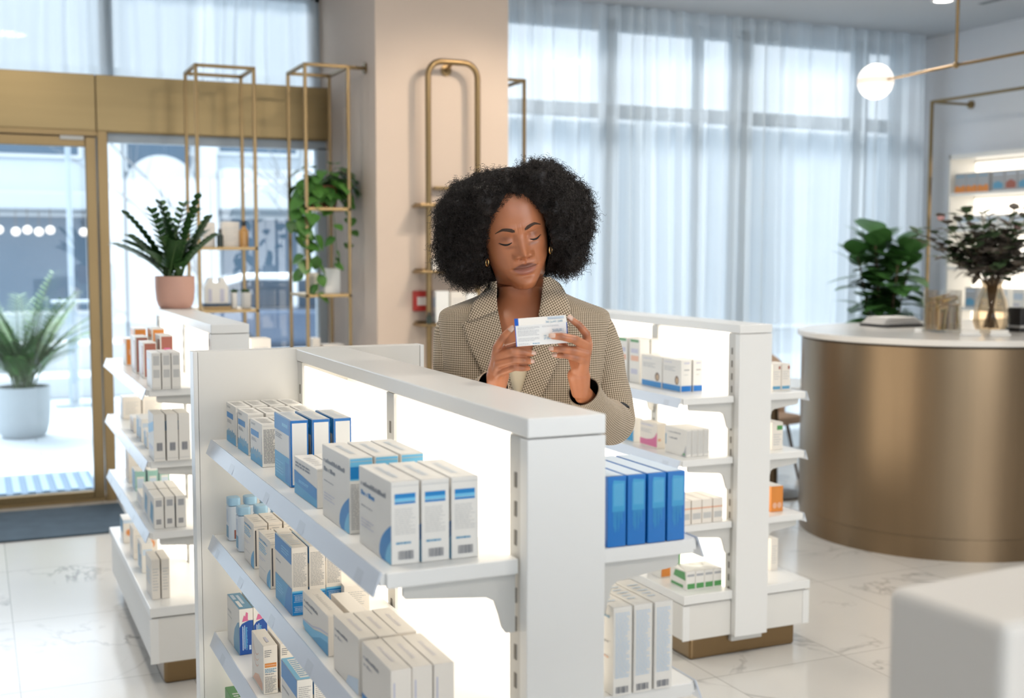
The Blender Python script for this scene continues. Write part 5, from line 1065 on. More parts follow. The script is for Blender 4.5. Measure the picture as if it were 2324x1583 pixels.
RH = dict(wrist=(121, -284, 1298), elbow=(216, -52, 1200), sh=(176, -1, 1440), palmA=(118, -308, 1334), palmB=(117, -324, 1371), k_i=(132, -334, 1403), k_m=(129, -350, 1401), k_r=(128, -349, 1386), k_p=(122, -343, 1371), i1=(127, -348, 1427), i2=(111, -357, 1446), i3=(92, -362, 1460), m1=(99, -379, 1418), m2=(73, -391, 1424), m3=(55, -392, 1425), r1=(98, -366, 1394), r2=(74, -370, 1396), r3=(55, -366, 1396), p1=(104, -356, 1377), p2=(82, -360, 1382), p3=(63, -356, 1382), th0=(110, -318, 1349), th1=(99, -308, 1374), th2=(82, -316, 1400), th3=(64, -325, 1416))
SL = [(-118, 6, 1428), (-160, 6, 1420), (-170, 3, 1365), (-170, -6, 1290), (-169, -28, 1213), (-142, -105, 1226), (-106, -190, 1264), (-70, -270, 1308)]
SR = [(114, 4, 1432), (158, 3, 1424), (182, 0, 1368), (199, -10, 1290), (208, -40, 1203), (188, -120, 1213), (160, -195, 1240), (127, -270, 1296)]
am = MB()
for h, sg in ((LH, -1), (RH, 1)):
    g = lambda k: h[k]
    path = (SL if sg < 0 else SR)
    for q in range(len(path) - 2): caps(am, path[q], 32 - 1.2 * q, path[q + 1], 31 - 1.2 * q, 18)
    caps(am, path[-2], 25, g('wrist'), 19, 18)
    caps(am, g('wrist'), 19, g('palmA'), 21, 18); caps(am, Vector(g('wrist')).lerp(Vector(g('palmA')), -.4), 15, g('th0'), 14); caps(am, (g('wrist')[0] - 5 * sg, g('wrist')[1], g('wrist')[2] - 2), 17, (g('palmA')[0] - 9 * sg, g('palmA')[1], g('palmA')[2]), 20)
    for k, r in (('k_i', 10.5), ('k_m', 10.5), ('k_r', 10), ('k_p', 9.2)):
        a_ = Vector(g('palmA')); e = Vector(g(k)); caps(am, a_.lerp(e, .12), 15, e, r)
    caps(am, Vector(g('palmA')).lerp(Vector(g('palmB')), .3), 19, g('palmB'), 12)
    caps(am, Vector(g('palmA')).lerp(Vector(g('th0')), .2), 15, g('th0'), 13.5); caps(am, g('th0'), 13, g('th1'), 9.6); caps(am, g('th1'), 9.4, g('th2'), 8.0); caps(am, g('th2'), 8.2, g('th3'), 6.8)
    for f, k, r in (('i', 'k_i', 9.2), ('m', 'k_m', 9.5), ('r', 'k_r', 9.0), ('p', 'k_p', 8.0)):
        caps(am, g(k), r + .7, g(f + '1'), r); caps(am, g(f + '1'), r * .97, g(f + '2'), r * .85); caps(am, g(f + '2'), r * .86, g(f + '3'), r * .70)
ao = am.build('arm_skin', SKIN)
rm = ao.modifiers.new('fuse', 'REMESH'); rm.mode = 'VOXEL'; rm.voxel_size = .0016; rm.use_smooth_shade = True
smm = ao.modifiers.new('soften', 'SMOOTH'); smm.factor = .5; smm.iterations = 7
bpy.context.view_layer.update()
arms = bpy.data.meshes.new_from_object(ao.evaluated_get(bpy.context.evaluated_depsgraph_get()))
bpy.data.objects.remove(ao)
na = len(arms.vertices); co = np.empty(na * 3, np.float32); arms.vertices.foreach_get('co', co); co = co.reshape(-1, 3)
af = [tuple(v + len(V) for v in p.vertices) for p in arms.polygons]
me = np_mesh('person', np.concatenate([V, co]), body_faces + af)
KT = np.tile([0, 0, 0, 1.0], (na, 1))
for h in (LH, RH):
    for k in ('i1', 'i2', 'm1', 'm2', 'r1', 'r2', 'p1', 'p2', 'th1', 'th2', 'k_m', 'k_r', 'k_p', 'k_i'): KT[:, 2] = np.maximum(KT[:, 2], (.55 if k[0] != 'k' else .35) * np.exp(-(np.linalg.norm(co - np.array(h[k]) / 1000, axis=1) / .0105) ** 4))
ca = me.color_attributes.new('tint', 'FLOAT_COLOR', 'POINT'); ca.data.foreach_set('color', np.concatenate([Tn, KT]).astype(np.float32).ravel())
me.materials.append(SKIN)
person = bpy.data.objects.new('person', me); COL.objects.link(person); person.location = PO; person.rotation_euler[2] = PRZ
tag(person, 'woman with big dark curls in a checked blazer reading a medicine box', 'person')
# brows, lashes
def face_strip(name, pts, m, lift=.6, wid=None):
    s = MB(); vs = []; n = len(pts)
    for i, (x, z, w) in enumerate(pts):
        for j, k in enumerate((-1, -.4, .4, 1)):
            q = surf(x, z + k * w); q[1] += lift * (1.5 if abs(k) < .9 else .2); vs.append(tuple(H2P(q)))
    s.add(vs, [(i * 4 + j, i * 4 + j + 1, i * 4 + j + 5, i * 4 + j + 4) for i in range(n - 1) for j in range(3)], 0, True); return s.build(name, m, person)
BROW = mat('brow_hair', rgb(72, 52, 40), .8, noise_amt=.3, noise_scale=400)
LASH = mat('lash_dark', rgb(22, 16, 14), .6)
for sg in (-1, 1):
    face_strip('eyebrow', [(sg * (11 + 39 * t), 17.5 + 7.5 * math.sin(PI * min(1, t * .78 + .05)) ** 1.1 - 5.0 * max(0, t - .62) / .38, (4.2 * (1 - t) + 1.1) if t > .12 else 2.6 + 10 * t) for t in np.linspace(0, 1, 16)], BROW)
    ln = [(sg * (19.5 + 26 * t), -5.5 - 3.6 * math.sin(PI * t) - 0.2 * t + 1.6 * t * t) for t in np.linspace(0, 1, 18)]
    face_strip('eyelashes', [(x, z - .3, .25 + 1.9 * math.sin(PI * (.04 + i / 17 * .92)) ** .8) for i, (x, z) in enumerate(ln)], LASH, .7)
    s = MB()
    for i in range(3, 18):
        x, z = ln[i]; q = surf(x, z); q[1] += .6; e = q + np.array([sg * (1.0 + 2.4 * i / 17), 3.0, -2.2 + 2.0 * i / 17]); s.tube([H2P(q), H2P((q + e) / 2 + np.array([0, .4, -.5])), H2P(e)], [.00030, .00022, .00008], 4)
    s.build('eyelash_hairs', LASH, person)
# nails
NAIL = mat('nude_nail', rgb(214, 178, 158), .22, coat=.6)
def nail(p, q, nrm, w, r):
    p, q = Vector(p) / 1000, Vector(q) / 1000; d = (q - p).normalized(); nn = Vector(nrm); nn = (nn - d * nn.dot(d)).normalized(); s = d.cross(nn); m = MB(); vs = []
    c = q + d * .0020
    for j in range(7):
        v = -1 + j / 3
        for i in range(7):
            u = -1 + i / 3; wr = w * (1 - .28 * max(0, v) ** 2 - .15 * max(0, -v) ** 3); a = u * 1.05
            vs.append(c + d * (v * w * 1.25) + s * (math.sin(a) * wr * 1.05) + nn * (r / 1000 * .80 + math.cos(a) * wr * .62 - .0012 * v * v))
    m.add(vs, [(j * 7 + i, j * 7 + i + 1, j * 7 + i + 8, j * 7 + i + 7) for j in range(6) for i in range(6)], 0, True); o = m.build('fingernail', NAIL, person); sd = o.modifiers.new('t', 'SOLIDIFY'); sd.thickness = .0005
nail(RH['m2'], RH['m3'], (.05, -1, .25), .0058, 6.0); nail(RH['i2'], RH['i3'], (-.1, -.9, .45), .0056, 5.8); nail(LH['th2'], LH['th3'], (.25, -1, .2), .0062, 6.5)
nail(LH['m2'], LH['m3'], (.6, -.8, .3), .0050, 6.0); nail(LH['r2'], LH['r3'], (.6, -.8, .2), .0048, 5.6); nail(RH['r2'], RH['r3'], (-.5, -.8, .3), .0050, 5.6); nail(RH['p2'], RH['p3'], (-.5, -.8, .2), .0046, 5.0)

# ---- checked blazer
def houndstooth():
    m = bpy.data.materials.new('houndstooth_wool'); m.use_nodes = True; n = m.node_tree.nodes; l = m.node_tree.links; b = n['Principled BSDF']
    uv = n.new('ShaderNodeUVMap'); sx = n.new('ShaderNodeSeparateXYZ'); l.new(uv.outputs[0], sx.inputs[0])
    def M(op, a, b2=None, c=None):
        k = n.new('ShaderNodeMath'); k.operation = op
        for i, v in enumerate((a, b2, c)):
            if v is None: continue
            if isinstance(v, (int, float)): k.inputs[i].default_value = v
            else: l.new(v, k.inputs[i])
        return k.outputs[0]
    P_ = 1 / .0052
    U = M('MULTIPLY', sx.outputs[0], P_); Vv = M('MULTIPLY', sx.outputs[1], P_); a = M('LESS_THAN', M('FRACT', U), .5); c = M('LESS_THAN', M('FRACT', Vv), .5)
    s = M('ADD', a, c); both = M('GREATER_THAN', s, 1.5); one = M('COMPARE', s, 1.0, .25); dg = M('LESS_THAN', M('FRACT', M('MULTIPLY', M('ADD', U, Vv), 2.0)), .5)
    dark = M('ADD', both, M('MULTIPLY', one, dg))
    mx = n.new('ShaderNodeMix'); mx.data_type = 'RGBA'; mx.inputs[6].default_value = rgb(204, 186, 162); mx.inputs[7].default_value = rgb(92, 78, 60); l.new(dark, mx.inputs[0]); l.new(mx.outputs[2], b.inputs['Base Color'])
    b.inputs['Roughness'].default_value = .85; b.inputs['Specular IOR Level'].default_value = .2; b.inputs['Sheen Weight'].default_value = .15
    nz = n.new('ShaderNodeTexNoise'); nz.inputs['Scale'].default_value = 18; tc = n.new('ShaderNodeTexCoord'); l.new(tc.outputs['Object'], nz.inputs[0]); bp = n.new('ShaderNodeBump'); bp.inputs['Strength'].default_value = .35; bp.inputs['Distance'].default_value = .01; l.new(nz.outputs[0], bp.inputs['Height']); l.new(bp.outputs[0], b.inputs['Normal'])
    return m
HOUND = houndstooth(); LINING = mat('black_lining', rgb(20, 19, 22), .35)
def uv_mesh(name, verts, faces, uvs, m, parent, thick=0.0, off=1.0, lining=None):
    me = bpy.data.meshes.new(name); me.from_pydata([tuple(v) for v in verts], [], faces); me.update()
    ul = me.uv_layers.new(name='UVMap'); li = [0.0] * (2 * len(me.loops))
    for p in me.polygons:
        for k in p.loop_indices: u = uvs[me.loops[k].vertex_index]; li[2 * k] = u[0]; li[2 * k + 1] = u[1]
    ul.data.foreach_set('uv', li); me.polygons.foreach_set('use_smooth', [True] * len(me.polygons)); me.materials.append(m)
    o = bpy.data.objects.new(name, me); COL.objects.link(o); o.parent = parent
    if lining: me.materials.append(lining)
    if thick:
        s = o.modifiers.new('thick', 'SOLIDIFY'); s.thickness = thick; s.offset = off
        if lining: s.material_offset = 1
    return o
JR = np.array([(1512, 74, 70, 14), (1492, 116, 84, 12), (1475, 160, 96, 9), (1461, 195, 104, 8), (1443, 206, 110, 8), (1400, 206, 118, 6), (1340, 202, 124, 4), (1270, 195, 122, 2), (1180, 184, 114, 2), (1100, 190, 120, 3), (1000, 206, 133, 5), (880, 213, 139, 5)], float)
def jring(z): return [float(np.interp(z, JR[::-1, 0], JR[::-1, j])) for j in (1, 2, 3)]
def jfront(x, z, lift=0.0):
    w, d, yc = jring(z); k = max(0.0, 1 - abs(x / w) ** 2.4) ** (1 / 2.4); return yc - d * k - lift
V_L = [(1529, -78), (1479, -74), (1438, -66), (1398, -58), (1352, -50), (1307, -44), (1245, -10)]; V_R = [(1545, 60), (1451, 42), (1403, 32), (1357, 20), (1307, 10), (1245, 0)]
def vx(tab, z): t = sorted(tab); return float(np.interp(z, [q[0] for q in t], [q[1] for q in t]))
NJ = 140; vs = []; uvs = []; zz = [catmull(JR, t) for t in np.linspace(0, len(JR) - 1, 96)]
zz = np.array(zz); arcl = 0; prev = None
jt = np.linspace(-PI, PI, NJ + 1)
for r_ in zz:
    z, w, d, yc = r_; row_ = []
    for th in jt:
        s, c = math.sin(th), math.cos(th); x = w * math.copysign(abs(s) ** (2 / 2.4), s); y = yc - d * math.copysign(abs(c) ** (2 / 2.4), c)
        wr = 1.6 * math.sin(z * .09 + th * 3) * math.exp(-((z - 1190) / 60) ** 2) + 1.2 * math.sin(z * .05 + x * .06)
        row_.append((x / 1000, (y - wr * c) / 1000, z / 1000))
    L = [0.0]
    for i in range(NJ): L.append(L[-1] + (Vector(row_[i + 1]) - Vector(row_[i])).length)
    mid = L[NJ // 2]
    if prev: arcl += (Vector(row_[NJ // 4]) - Vector(prev)).length
    prev = row_[NJ // 4]; vs += row_; uvs += [(u - mid, -z / 1000 if z < 1440 else -1.44 - (arcl * .0) - (z - 1440) / 1000 * 2.2) for u in L]
fs = []; n1 = NJ + 1
for j in range(len(zz) - 1):
    for i in range(NJ):
        q = (j * n1 + i, (j + 1) * n1 + i, (j + 1) * n1 + i + 1, j * n1 + i + 1); cx = sum(vs[k][0] for k in q) * 250; cyy = sum(vs[k][1] for k in q) * 250; cz = sum(vs[k][2] for k in q) * 250
        if cyy < 0 and cz > 1245 and vx(V_L, cz) < cx < vx(V_R, cz): continue
        fs.append(q)
jacket = uv_mesh('blazer', vs, fs, uvs, HOUND, person, .004, -1, LINING); jacket['label'] = 'brown and cream houndstooth blazer'
def tube_uv(name, path, radii, m, n=44, wr=0.0, seed=0, flat=1.0):
    P_ = [Vector(p) / 1000 for p in path]; K = 70; cs = []; rs = []
    pa = np.array([tuple(p) for p in P_]); ra = np.array(radii, float)[:, None] / 1000
    for t in np.linspace(0, len(P_) - 1, K): cs.append(Vector(catmull(pa, t))); rs.append(float(catmull(ra, t)[0]))
    vs = []; uv = []; nrm = None; Ln = 0; rnd = random.Random(seed); ph = [rnd.uniform(0, 6.28) for _ in range(6)]
    for i, p in enumerate(cs):
        t = (cs[min(i + 1, K - 1)] - cs[max(i - 1, 0)]).normalized()
        if i: Ln += (p - cs[i - 1]).length
        if nrm is None: nrm = (Vector((0, 1, 0)) - t * t.y).normalized()
        nrm = (nrm - t * nrm.dot(t)).normalized(); bn = t.cross(nrm); u = i / (K - 1)
        for k in range(n + 1):
            a = 2 * PI * k / n
            bend = math.exp(-((u - .52) / .16) ** 2)
            r = rs[i] * (1 + wr * (bend * (.06 * math.sin(u * 62 + math.cos(a) * 2.2 + ph[0]) * (.6 - .4 * math.cos(a + ph[1]))) + .018 * math.sin(u * 23 + a * 2 + ph[2]) + .012 * math.sin(u * 40 - a * 3 + ph[3])))
            vs.append(p + (nrm * math.cos(a) + bn * math.sin(a) * flat) * r); uv.append((a * .052, Ln))
    fs = [(i * (n + 1) + k, i * (n + 1) + k + 1, (i + 1) * (n + 1) + k + 1, (i + 1) * (n + 1) + k) for i in range(K - 1) for k in range(n)]
    return uv_mesh(name, vs, fs, uv, m, person, .003, -1, LINING)
tube_uv('sleeve', SL, [36, 47, 50, 49, 52, 47, 42, 37], HOUND, wr=1.0, seed=2)
tube_uv('sleeve', SR, [36, 47, 51, 50, 55, 49, 43, 36], HOUND, wr=1.0, seed=5)
bt_ = MB()
for k, q in enumerate(((168, -196, 1214), (158, -214, 1222))):
    s = MB(); s.sphere((0, 0, 0), .0085, 8, 0, (1, 1, .4)); o = s.build('cuff_button', mat('horn_button', rgb(48, 40, 36), .3), person, loc=Vector((q[0], q[1] - 20, q[2] - 6)) / 1000); o.rotation_euler = (1.1, .3, 0)
def strip(name, inner, outer, n=26, k=10, lift=(7, 12), rot=0.0, roll=0.0):
    def at(tab, t): p = np.array(tab, float); return catmull(p, t * (len(p) - 1))
    vs = []; uv = []
    for i in range(n + 1):
        a_ = at(inner, i / n); b2 = at(outer, i / n)
        for j in range(k + 1):
            u = j / k; q = a_ * (1 - u) + b2 * u; lf = lift[0] + (lift[1] - lift[0]) * u + 3 * math.sin(PI * u) - roll * (1 - u) ** 3
            y = jfront(q[0], min(q[1], 1508), lf) + max(0, q[1] - 1508) * .25; vs.append((q[0] / 1000, y / 1000, q[1] / 1000)); X, Z = q[0] / 1000, q[1] / 1000; uv.append((X * math.cos(rot) - Z * math.sin(rot), X * math.sin(rot) + Z * math.cos(rot)))
    fs = [(i * (k + 1) + j, i * (k + 1) + j + 1, (i + 1) * (k + 1) + j + 1, (i + 1) * (k + 1) + j) for i in range(n) for j in range(k)]
    return uv_mesh(name, vs, fs, uv, HOUND, person, .004, 0)
strip('lapel', [(-64, 1470), (-58, 1440), (-50, 1398), (-42, 1352), (-34, 1307), (-24, 1261)], [(-146, 1433), (-138, 1408), (-130, 1384), (-115, 1355), (-100, 1327), (-60, 1262)], rot=.33, roll=4)
strip('lapel', [(32, 1452), (24, 1403), (13, 1357), (1, 1307), (-14, 1261)], [(110, 1455), (102, 1428), (93, 1403), (77, 1351), (36, 1262)], rot=-.40, lift=(9, 14), roll=4)
def collar(name, inn, out, rot):
    return strip(name, inn, out, 22, 8, (11, 15), rot)
collar('collar', [(-66, 1530), (-66, 1512), (-65, 1489), (-63, 1464)], [(-80, 1528), (-103, 1499), (-121, 1475), (-133, 1436)], .5)
collar('collar', [(44, 1540), (42, 1519), (37, 1482), (31, 1451)], [(58, 1540), (82, 1524), (97, 1500), (108, 1447)], -.5)
# stand of the collar around the back of the neck
vs = []; uv = []
for i in range(41):
    a = PI * (.03 + .94 * i / 40) 
    for j in range(7):
        u = j / 6; w = 74 - 4 * u; vs.append(((-8 + w * math.cos(a)) / 1000, (12 + (66 - 2 * u) * math.sin(a)) / 1000, (1488 + 48 * u + 6 * math.sin(a)) / 1000)); uv.append((a * .07, u * .05))
uv_mesh('collar', vs, [(i * 7 + j, i * 7 + j + 1, i * 7 + j + 8, i * 7 + j + 7) for i in range(40) for j in range(6)], uv, HOUND, person, .006, 0)
# welt seam lines at the shoulder and a cream top
vs = []
for i in range(15):
    z = 1330 - 7 * i
    for j in range(7):
        x = -72 + 110 * j / 6; vs.append((x / 1000, (jfront(x, z) + 9) / 1000, z / 1000))
s = MB(); s.add(vs, [(i * 7 + j, i * 7 + j + 1, i * 7 + j + 8, i * 7 + j + 7) for i in range(14) for j in range(6)], 0, True); o = s.build('cream_top', mat('cream_silk', rgb(226, 210, 178), .5), person); o['label'] = 'cream top under the blazer'
# earrings
GOLD = mat('gold_hoop', rgb(222, 186, 120), .2, 1.0)
for c, ax_ in (((-.0880, -.066, 1.574), -1), ((.0600, -.074, 1.603), 1)):
    m = MB(); m.tube([(math.cos(t) * .0075 * .4, math.cos(t) * .004, math.sin(t) * .0078) for t in np.linspace(0, 2 * PI, 20, endpoint=False)], .0019, 8, closed=True); o = m.build('earring', GOLD, person, loc=c)
# trousers and shoes (she stands behind the display)
TR = mat('black_trousers', rgb(40, 38, 40), .8); m = MB()
for sg in (-1, 1):
    pts = [(sg * .085, .008, 1.0), (sg * .09, .005, .80), (sg * .095, 0, .52), (sg * .10, .01, .28), (sg * .10, .015, .07)]; m.tube(pts, [.098, .092, .072, .066, .07], 24)
m.lathe([(.09, .84), (.115, .90), (.118, 1.0), (.112, 1.10)], n=28); m.build('trousers', TR, person)
for sg in (-1, 1):
    s = MB(); vs = []
    for i in range(9):
        t = i / 8; w = .036 * (.55 + .9 * math.sin(PI * min(1, .15 + .8 * t))); h = .075 * (1 - .62 * t) + .012
        for k in range(12): a = 2 * PI * k / 12; vs.append((sg * .10 + w * math.cos(a), .09 - .235 * t, max(0.002, h / 2 + h / 2 * math.sin(a))))
    s.add(vs, [(i * 12 + k, i * 12 + (k + 1) % 12, (i + 1) * 12 + (k + 1) % 12, (i + 1) * 12 + k) for i in range(8) for k in range(12)] + [tuple(range(12)), tuple(range(96, 108))], 0, True); s.build('shoe', LINING, person)

# ---- hair: two rounded lobes of tight curls with a middle part
FACE_WIN = [(-34, 1722), (-52, 1702), (-70, 1678), (-82, 1645), (-89, 1600), (-85, 1562), (-70, 1530), (-10, 1480), (48, 1535), (58, 1575), (62, 1605), (58, 1648), (43, 1684), (16, 1712), (-14, 1724)]
fw_ = np.array(FACE_WIN, float) / 1000
def inwin(P):
    x, z = P[:, 0], P[:, 2]; c = np.zeros(len(P), bool); n = len(fw_); j = n - 1
    for i in range(n):
        xi, zi = fw_[i]; xj, zj = fw_[j]
        c ^= ((zi > z) != (zj > z)) & (x < (xj - xi) * (z - zi) / (zj - zi + 1e-12) + xi); j = i
    return c
LOBES = [((-128, 12, 1655), (80, 92, 104)), ((-100, 14, 1702), (66, 88, 66)), ((-62, 10, 1735), (38, 80, 38)), ((-122, 6, 1580), (60, 68, 52)), ((-160, 15, 1620), (44, 66, 66)),
         ((80, 16, 1672), (62, 92, 112)), ((44, 16, 1738), (64, 86, 66)), ((0, 12, 1748), (46, 84, 40)), ((92, 10, 1602), (52, 66, 46)), ((110, 14, 1690), (44, 76, 66)), ((-84, -78, 1728), (50, 66, 50)), ((24, -76, 1752), (52, 66, 48)), ((-36, -66, 1744), (50, 66, 36)), ((-112, -60, 1690), (44, 60, 50)), ((66, -60, 1712), (44, 60, 56)), ((-118, -22, 1655), (52, 66, 92)), ((80, -22, 1680), (44, 66, 92)), ((-20, 76, 1650), (120, 84, 118)), ((-18, 40, 1700), (92, 92, 72))]
hm = MB()
for c, r in LOBES: hm.sphere(tuple(v / 1000 for v in c), 1.0, 14, 0, tuple(v / 1000 for v in r))
ho = hm.build('hair_core', mat('black_curls', rgb(34, 27, 24), .5, spec=.4))
rm = ho.modifiers.new('fuse', 'REMESH'); rm.mode = 'VOXEL'; rm.voxel_size = .005
sm2 = ho.modifiers.new('soft', 'SMOOTH'); sm2.factor = .5; sm2.iterations = 3
bpy.context.view_layer.update(); core = bpy.data.meshes.new_from_object(ho.evaluated_get(bpy.context.evaluated_depsgraph_get())); bpy.data.objects.remove(ho)
nv = len(core.vertices); cv = np.empty(nv * 3, np.float32); core.vertices.foreach_get('co', cv); cv = cv.reshape(-1, 3).astype(float); cn = np.empty(nv * 3, np.float32); core.vertices.foreach_get('normal', cn); cn = cn.reshape(-1, 3).astype(float)
rng = np.random.default_rng(5)
dsp = np.array([noise.noise(Vector((p[0] * 40, p[1] * 40, p[2] * 22))) * .015 + noise.noise(Vector(p) * 90) * .007 + noise.noise(Vector(p) * 14) * .009 for p in cv])
cv2 = cv + cn * dsp[:, None]
cf = [tuple(p.vertices) for p in core.polygons]; fc = np.array([cv2[list(f)].mean(0) for f in cf]); kill = inwin(fc) & (fc[:, 1] < .01)
cf = [f for f, k in zip(cf, kill) if not k]
# curls
NS, SEG = 17000, 15
tri = rng.integers(0, nv, NS); root = cv2[tri] + rng.normal(0, .003, (NS, 3)); nr_ = cn[tri] + rng.normal(0, .45, (NS, 3)); nr_[:, 2] -= .25; nr_ /= np.linalg.norm(nr_, axis=1)[:, None]
Ls = rng.uniform(.012, .030, NS) * (1 + .6 * (rng.random(NS) < .06)); rad = rng.uniform(.0020, .0048, NS); turns = rng.uniform(1.8, 3.6, NS); ph = rng.uniform(0, 6.28, NS)
ax1 = np.cross(nr_, np.array([.3, .2, .9])); ax1 /= np.linalg.norm(ax1, axis=1)[:, None]; ax2 = np.cross(nr_, ax1)
tt = np.linspace(0, 1, SEG); pts = root[:, None] + nr_[:, None] * ((tt[None] - .15) * Ls[:, None])[..., None]
an = ph[:, None] + turns[:, None] * 2 * PI * tt[None]; rr_ = rad[:, None] * (.5 + .7 * tt[None])
pts = pts + ax1[:, None] * (np.cos(an) * rr_)[..., None] + ax2[:, None] * (np.sin(an) * rr_)[..., None]; pts[..., 2] -= (.006 * tt ** 2)[None]
ctr_ = np.array([-.012, 0, 1.61]); q_ = pts.reshape(-1, 3); q_ = ctr_ + (q_ - ctr_) * np.array([1.07, 1, 1.05])
bad = (inwin(q_).reshape(NS, SEG) & (pts[..., 1] < .01)).any(1); pts = pts[~bad]; ns = len(pts)
th_ = np.linspace(.00062, .00030, SEG); d3 = np.array([(math.cos(2 * PI * k / 3), math.sin(2 * PI * k / 3)) for k in range(3)])
tg = np.gradient(pts, axis=1); tg /= np.linalg.norm(tg, axis=2)[..., None] + 1e-9; e1 = np.cross(tg, np.array([.2, .9, .3])); e1 /= np.linalg.norm(e1, axis=2)[..., None] + 1e-9; e2 = np.cross(tg, e1)
sv = (pts[:, :, None] + (e1[:, :, None] * d3[None, None, :, :1] + e2[:, :, None] * d3[None, None, :, 1:]) * th_[None, :, None, None]).reshape(-1, 3)
base = np.arange(ns)[:, None, None] * (SEG * 3) + np.arange(SEG - 1)[None, :, None] * 3; k3 = np.arange(3)[None, None]; kn = (np.arange(3)[None, None] + 1) % 3
sf = np.stack([base + k3, base + kn, base + 3 + kn, base + 3 + k3], -1).reshape(-1, 4) + len(cv2)
allv = np.concatenate([cv2, sv]); nf = len(cf) + len(sf)
hme = bpy.data.meshes.new('hair'); hme.vertices.add(len(allv)); hme.vertices.foreach_set('co', allv.astype(np.float32).ravel())
lens = [len(f) for f in cf] + [4] * len(sf); flat = [v for f in cf for v in f] + sf.ravel().tolist()
hme.loops.add(len(flat)); hme.loops.foreach_set('vertex_index', flat); hme.polygons.add(nf); st_ = np.concatenate([[0], np.cumsum(lens)[:-1]]); hme.polygons.foreach_set('loop_start', st_.astype(np.int32)); hme.update(calc_edges=True); hme.validate()
hme.polygons.foreach_set('use_smooth', [True] * len(hme.polygons)); hme.materials.append(_M['black_curls'])
hair = bpy.data.objects.new('hair', hme); COL.objects.link(hair); hair.parent = person; hair['label'] = 'voluminous black curly hair parted in the middle'
# short hair lying on the scalp so the hairline meets the skin
vs = []; us = []
ncap = int(len(ts) * 0.26); cap_idx = []
capv = np.concatenate(loops[:110]).copy(); hp = (np.linalg.inv(np.array([[hR.x, hF.x, hU.x], [hR.y, hF.y, hU.y], [hR.z, hF.z, hU.z]])) @ (capv - np.array(HO)).T).T * (1000 / HS)
ctr = np.array(HO); outv = capv - ctr; outv /= np.linalg.norm(outv, axis=1)[:, None]; capo = capv + outv * .002
line = 118 - .0105 * hp[:, 0] ** 2 - 3 * np.abs(hp[:, 0]) ** .5
hairy = (hp[:, 2] > line) | (hp[:, 1] < 14)
cfs = [tuple(f) for f in Fq[:109 * NT].tolist() if hairy[list(f)].all()]
cm = np_mesh('scalp_hair', capo, cfs); cm.materials.append(_M['black_curls']); so_ = bpy.data.objects.new('scalp_hair', cm); COL.objects.link(so_); so_.parent = person

# ---- the medicine box she reads
hb = thing('medicine_box', 'small white medicine box with a blue end held in both hands', 'box', PO, PRZ)
s = MB(); u_ = Vector((.997, 0, .079)).normalized(); v_ = Vector((0, -.37, .93)); v_ = (v_ - u_ * v_.dot(u_)).normalized(); w_ = v_.cross(u_) * 1.0
if w_.y < 0: w_ = -w_
o0 = Vector((-.0205, -.3715, 1.4015)); BW, BH, BD = .1085, .0475, .036
def bp_(a, b, c): return o0 + u_ * a + v_ * b + w_ * c
e_ = .0012
cs = [bp_(a, b, c) for c in (0, BD) for b in (0, BH) for a in (0, BW)]
s.add(cs, [(0, 1, 3, 2), (4, 6, 7, 5), (0, 2, 6, 4), (1, 5, 7, 3), (0, 4, 5, 1), (2, 3, 7, 6)], 0)
def fr(a0, b0, a1, b1, m, l=.0003): s.add([bp_(a0 * BW, b0 * BH, -l), bp_(a1 * BW, b0 * BH, -l), bp_(a1 * BW, b1 * BH, -l), bp_(a0 * BW, b1 * BH, -l)], [(0, 1, 2, 3)], m)
def tp(a0, c0, a1, c1, m, l=.0003): s.add([bp_(a0 * BW, BH + l, c0 * BD), bp_(a1 * BW, BH + l, c0 * BD), bp_(a1 * BW, BH + l, c1 * BD), bp_(a0 * BW, BH + l, c1 * BD)], [(0, 1, 2, 3)], m)
rr = random.Random(3)
def words_(fn, a0, b0, a1, b1, rows, m, fill=.32):
    h = (b1 - b0) / rows
    for i in range(rows):
        b = b1 - (i + 1) * h; a = a0; end = a1 - (a1 - a0) * rr.random() ** 2 * .3
        while a < end: w = rr.uniform(.012, .035); fn(a, b, min(a + w, end), b + h * fill, m); a += w + .008
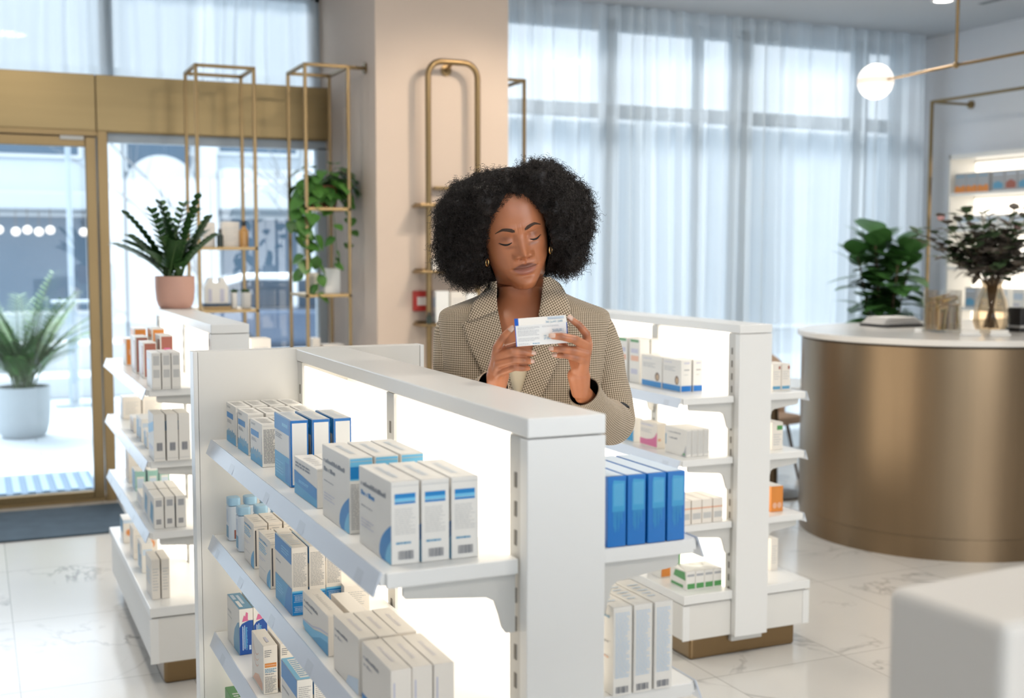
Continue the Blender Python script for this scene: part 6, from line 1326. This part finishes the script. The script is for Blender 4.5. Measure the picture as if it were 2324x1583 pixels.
words_(fr, .05, .80, .47, .94, 3, 2); words_(fr, .52, .86, .95, .94, 2, 2); words_(fr, .05, .50, .46, .78, 5, 2); words_(fr, .05, .24, .46, .42, 3, 2); words_(fr, .05, .06, .28, .16, 2, 2); words_(fr, .32, .07, .46, .13, 1, 3, .7)
def glyphs(fn, a0, b0, w, h, n, m, seed):
    g = random.Random(seed); st = .16
    for k in range(n):
        x = a0 + k * w * 1.35; kind = g.choice('loecntuar')
        if kind in 'loecnua': fn(x, b0, x + w * st * 1.3, b0 + h * (1 if kind != 'l' else 1.35), m)
        if kind in 'onua': fn(x + w * (1 - st * 1.3), b0, x + w, b0 + h, m)
        if kind in 'oeca n': fn(x, b0 + h * (1 - st), x + w, b0 + h, m)
        if kind in 'oecu': fn(x, b0, x + w, b0 + h * st, m)
        if kind in 'ea': fn(x, b0 + h * .45, x + w, b0 + h * (.45 + st), m)
        if kind in 'tr': fn(x + w * .4, b0, x + w * .4 + w * st * 1.4, b0 + h * 1.25, m); fn(x, b0 + h * (1 - st), x + w, b0 + h, m)
def flip(fn, ca, cb): return lambda a0, b0, a1, b1, m: fn(2 * ca - a1, 2 * cb - b1, 2 * ca - a0, 2 * cb - b0, m)
glyphs(flip(fr, .66, .31), .53, .26, .017, .10, 11, 3, 4); glyphs(flip(fr, .56, .44), .53, .41, .012, .06, 3, 3, 9); glyphs(flip(fr, .82, .66), .72, .60, .020, .12, 8, 3, 2); fr(0, 0, .013, 1, 1); fr(.987, .45, 1, 1, 1)
tp(0.0, 0.0, .075, 1.0, 1); 
glyphs(flip(tp, .76, .25), .60, .12, .019, .26, 13, 3, 6)
tp(.64, .54, .96, .90, 4); words_(tp, .65, .58, .95, .86, 2, 2)
s.add([bp_(-.0003, b * BH, c * BD) for b, c in ((0, 0), (1, 0), (1, 1), (0, 1))], [(0, 1, 2, 3)], 1); s.add([bp_(BW + .0003, b * BH, c * BD) for b, c in ((0, 0), (1, 0), (1, 1), (0, 1))], [(0, 1, 2, 3)], 4)
s.build('carton_body', [pm('white'), mat('print_strong_blue', rgb(0, 92, 196), .4), pm('silver'), pm('steel'), pm('pale')], hb)
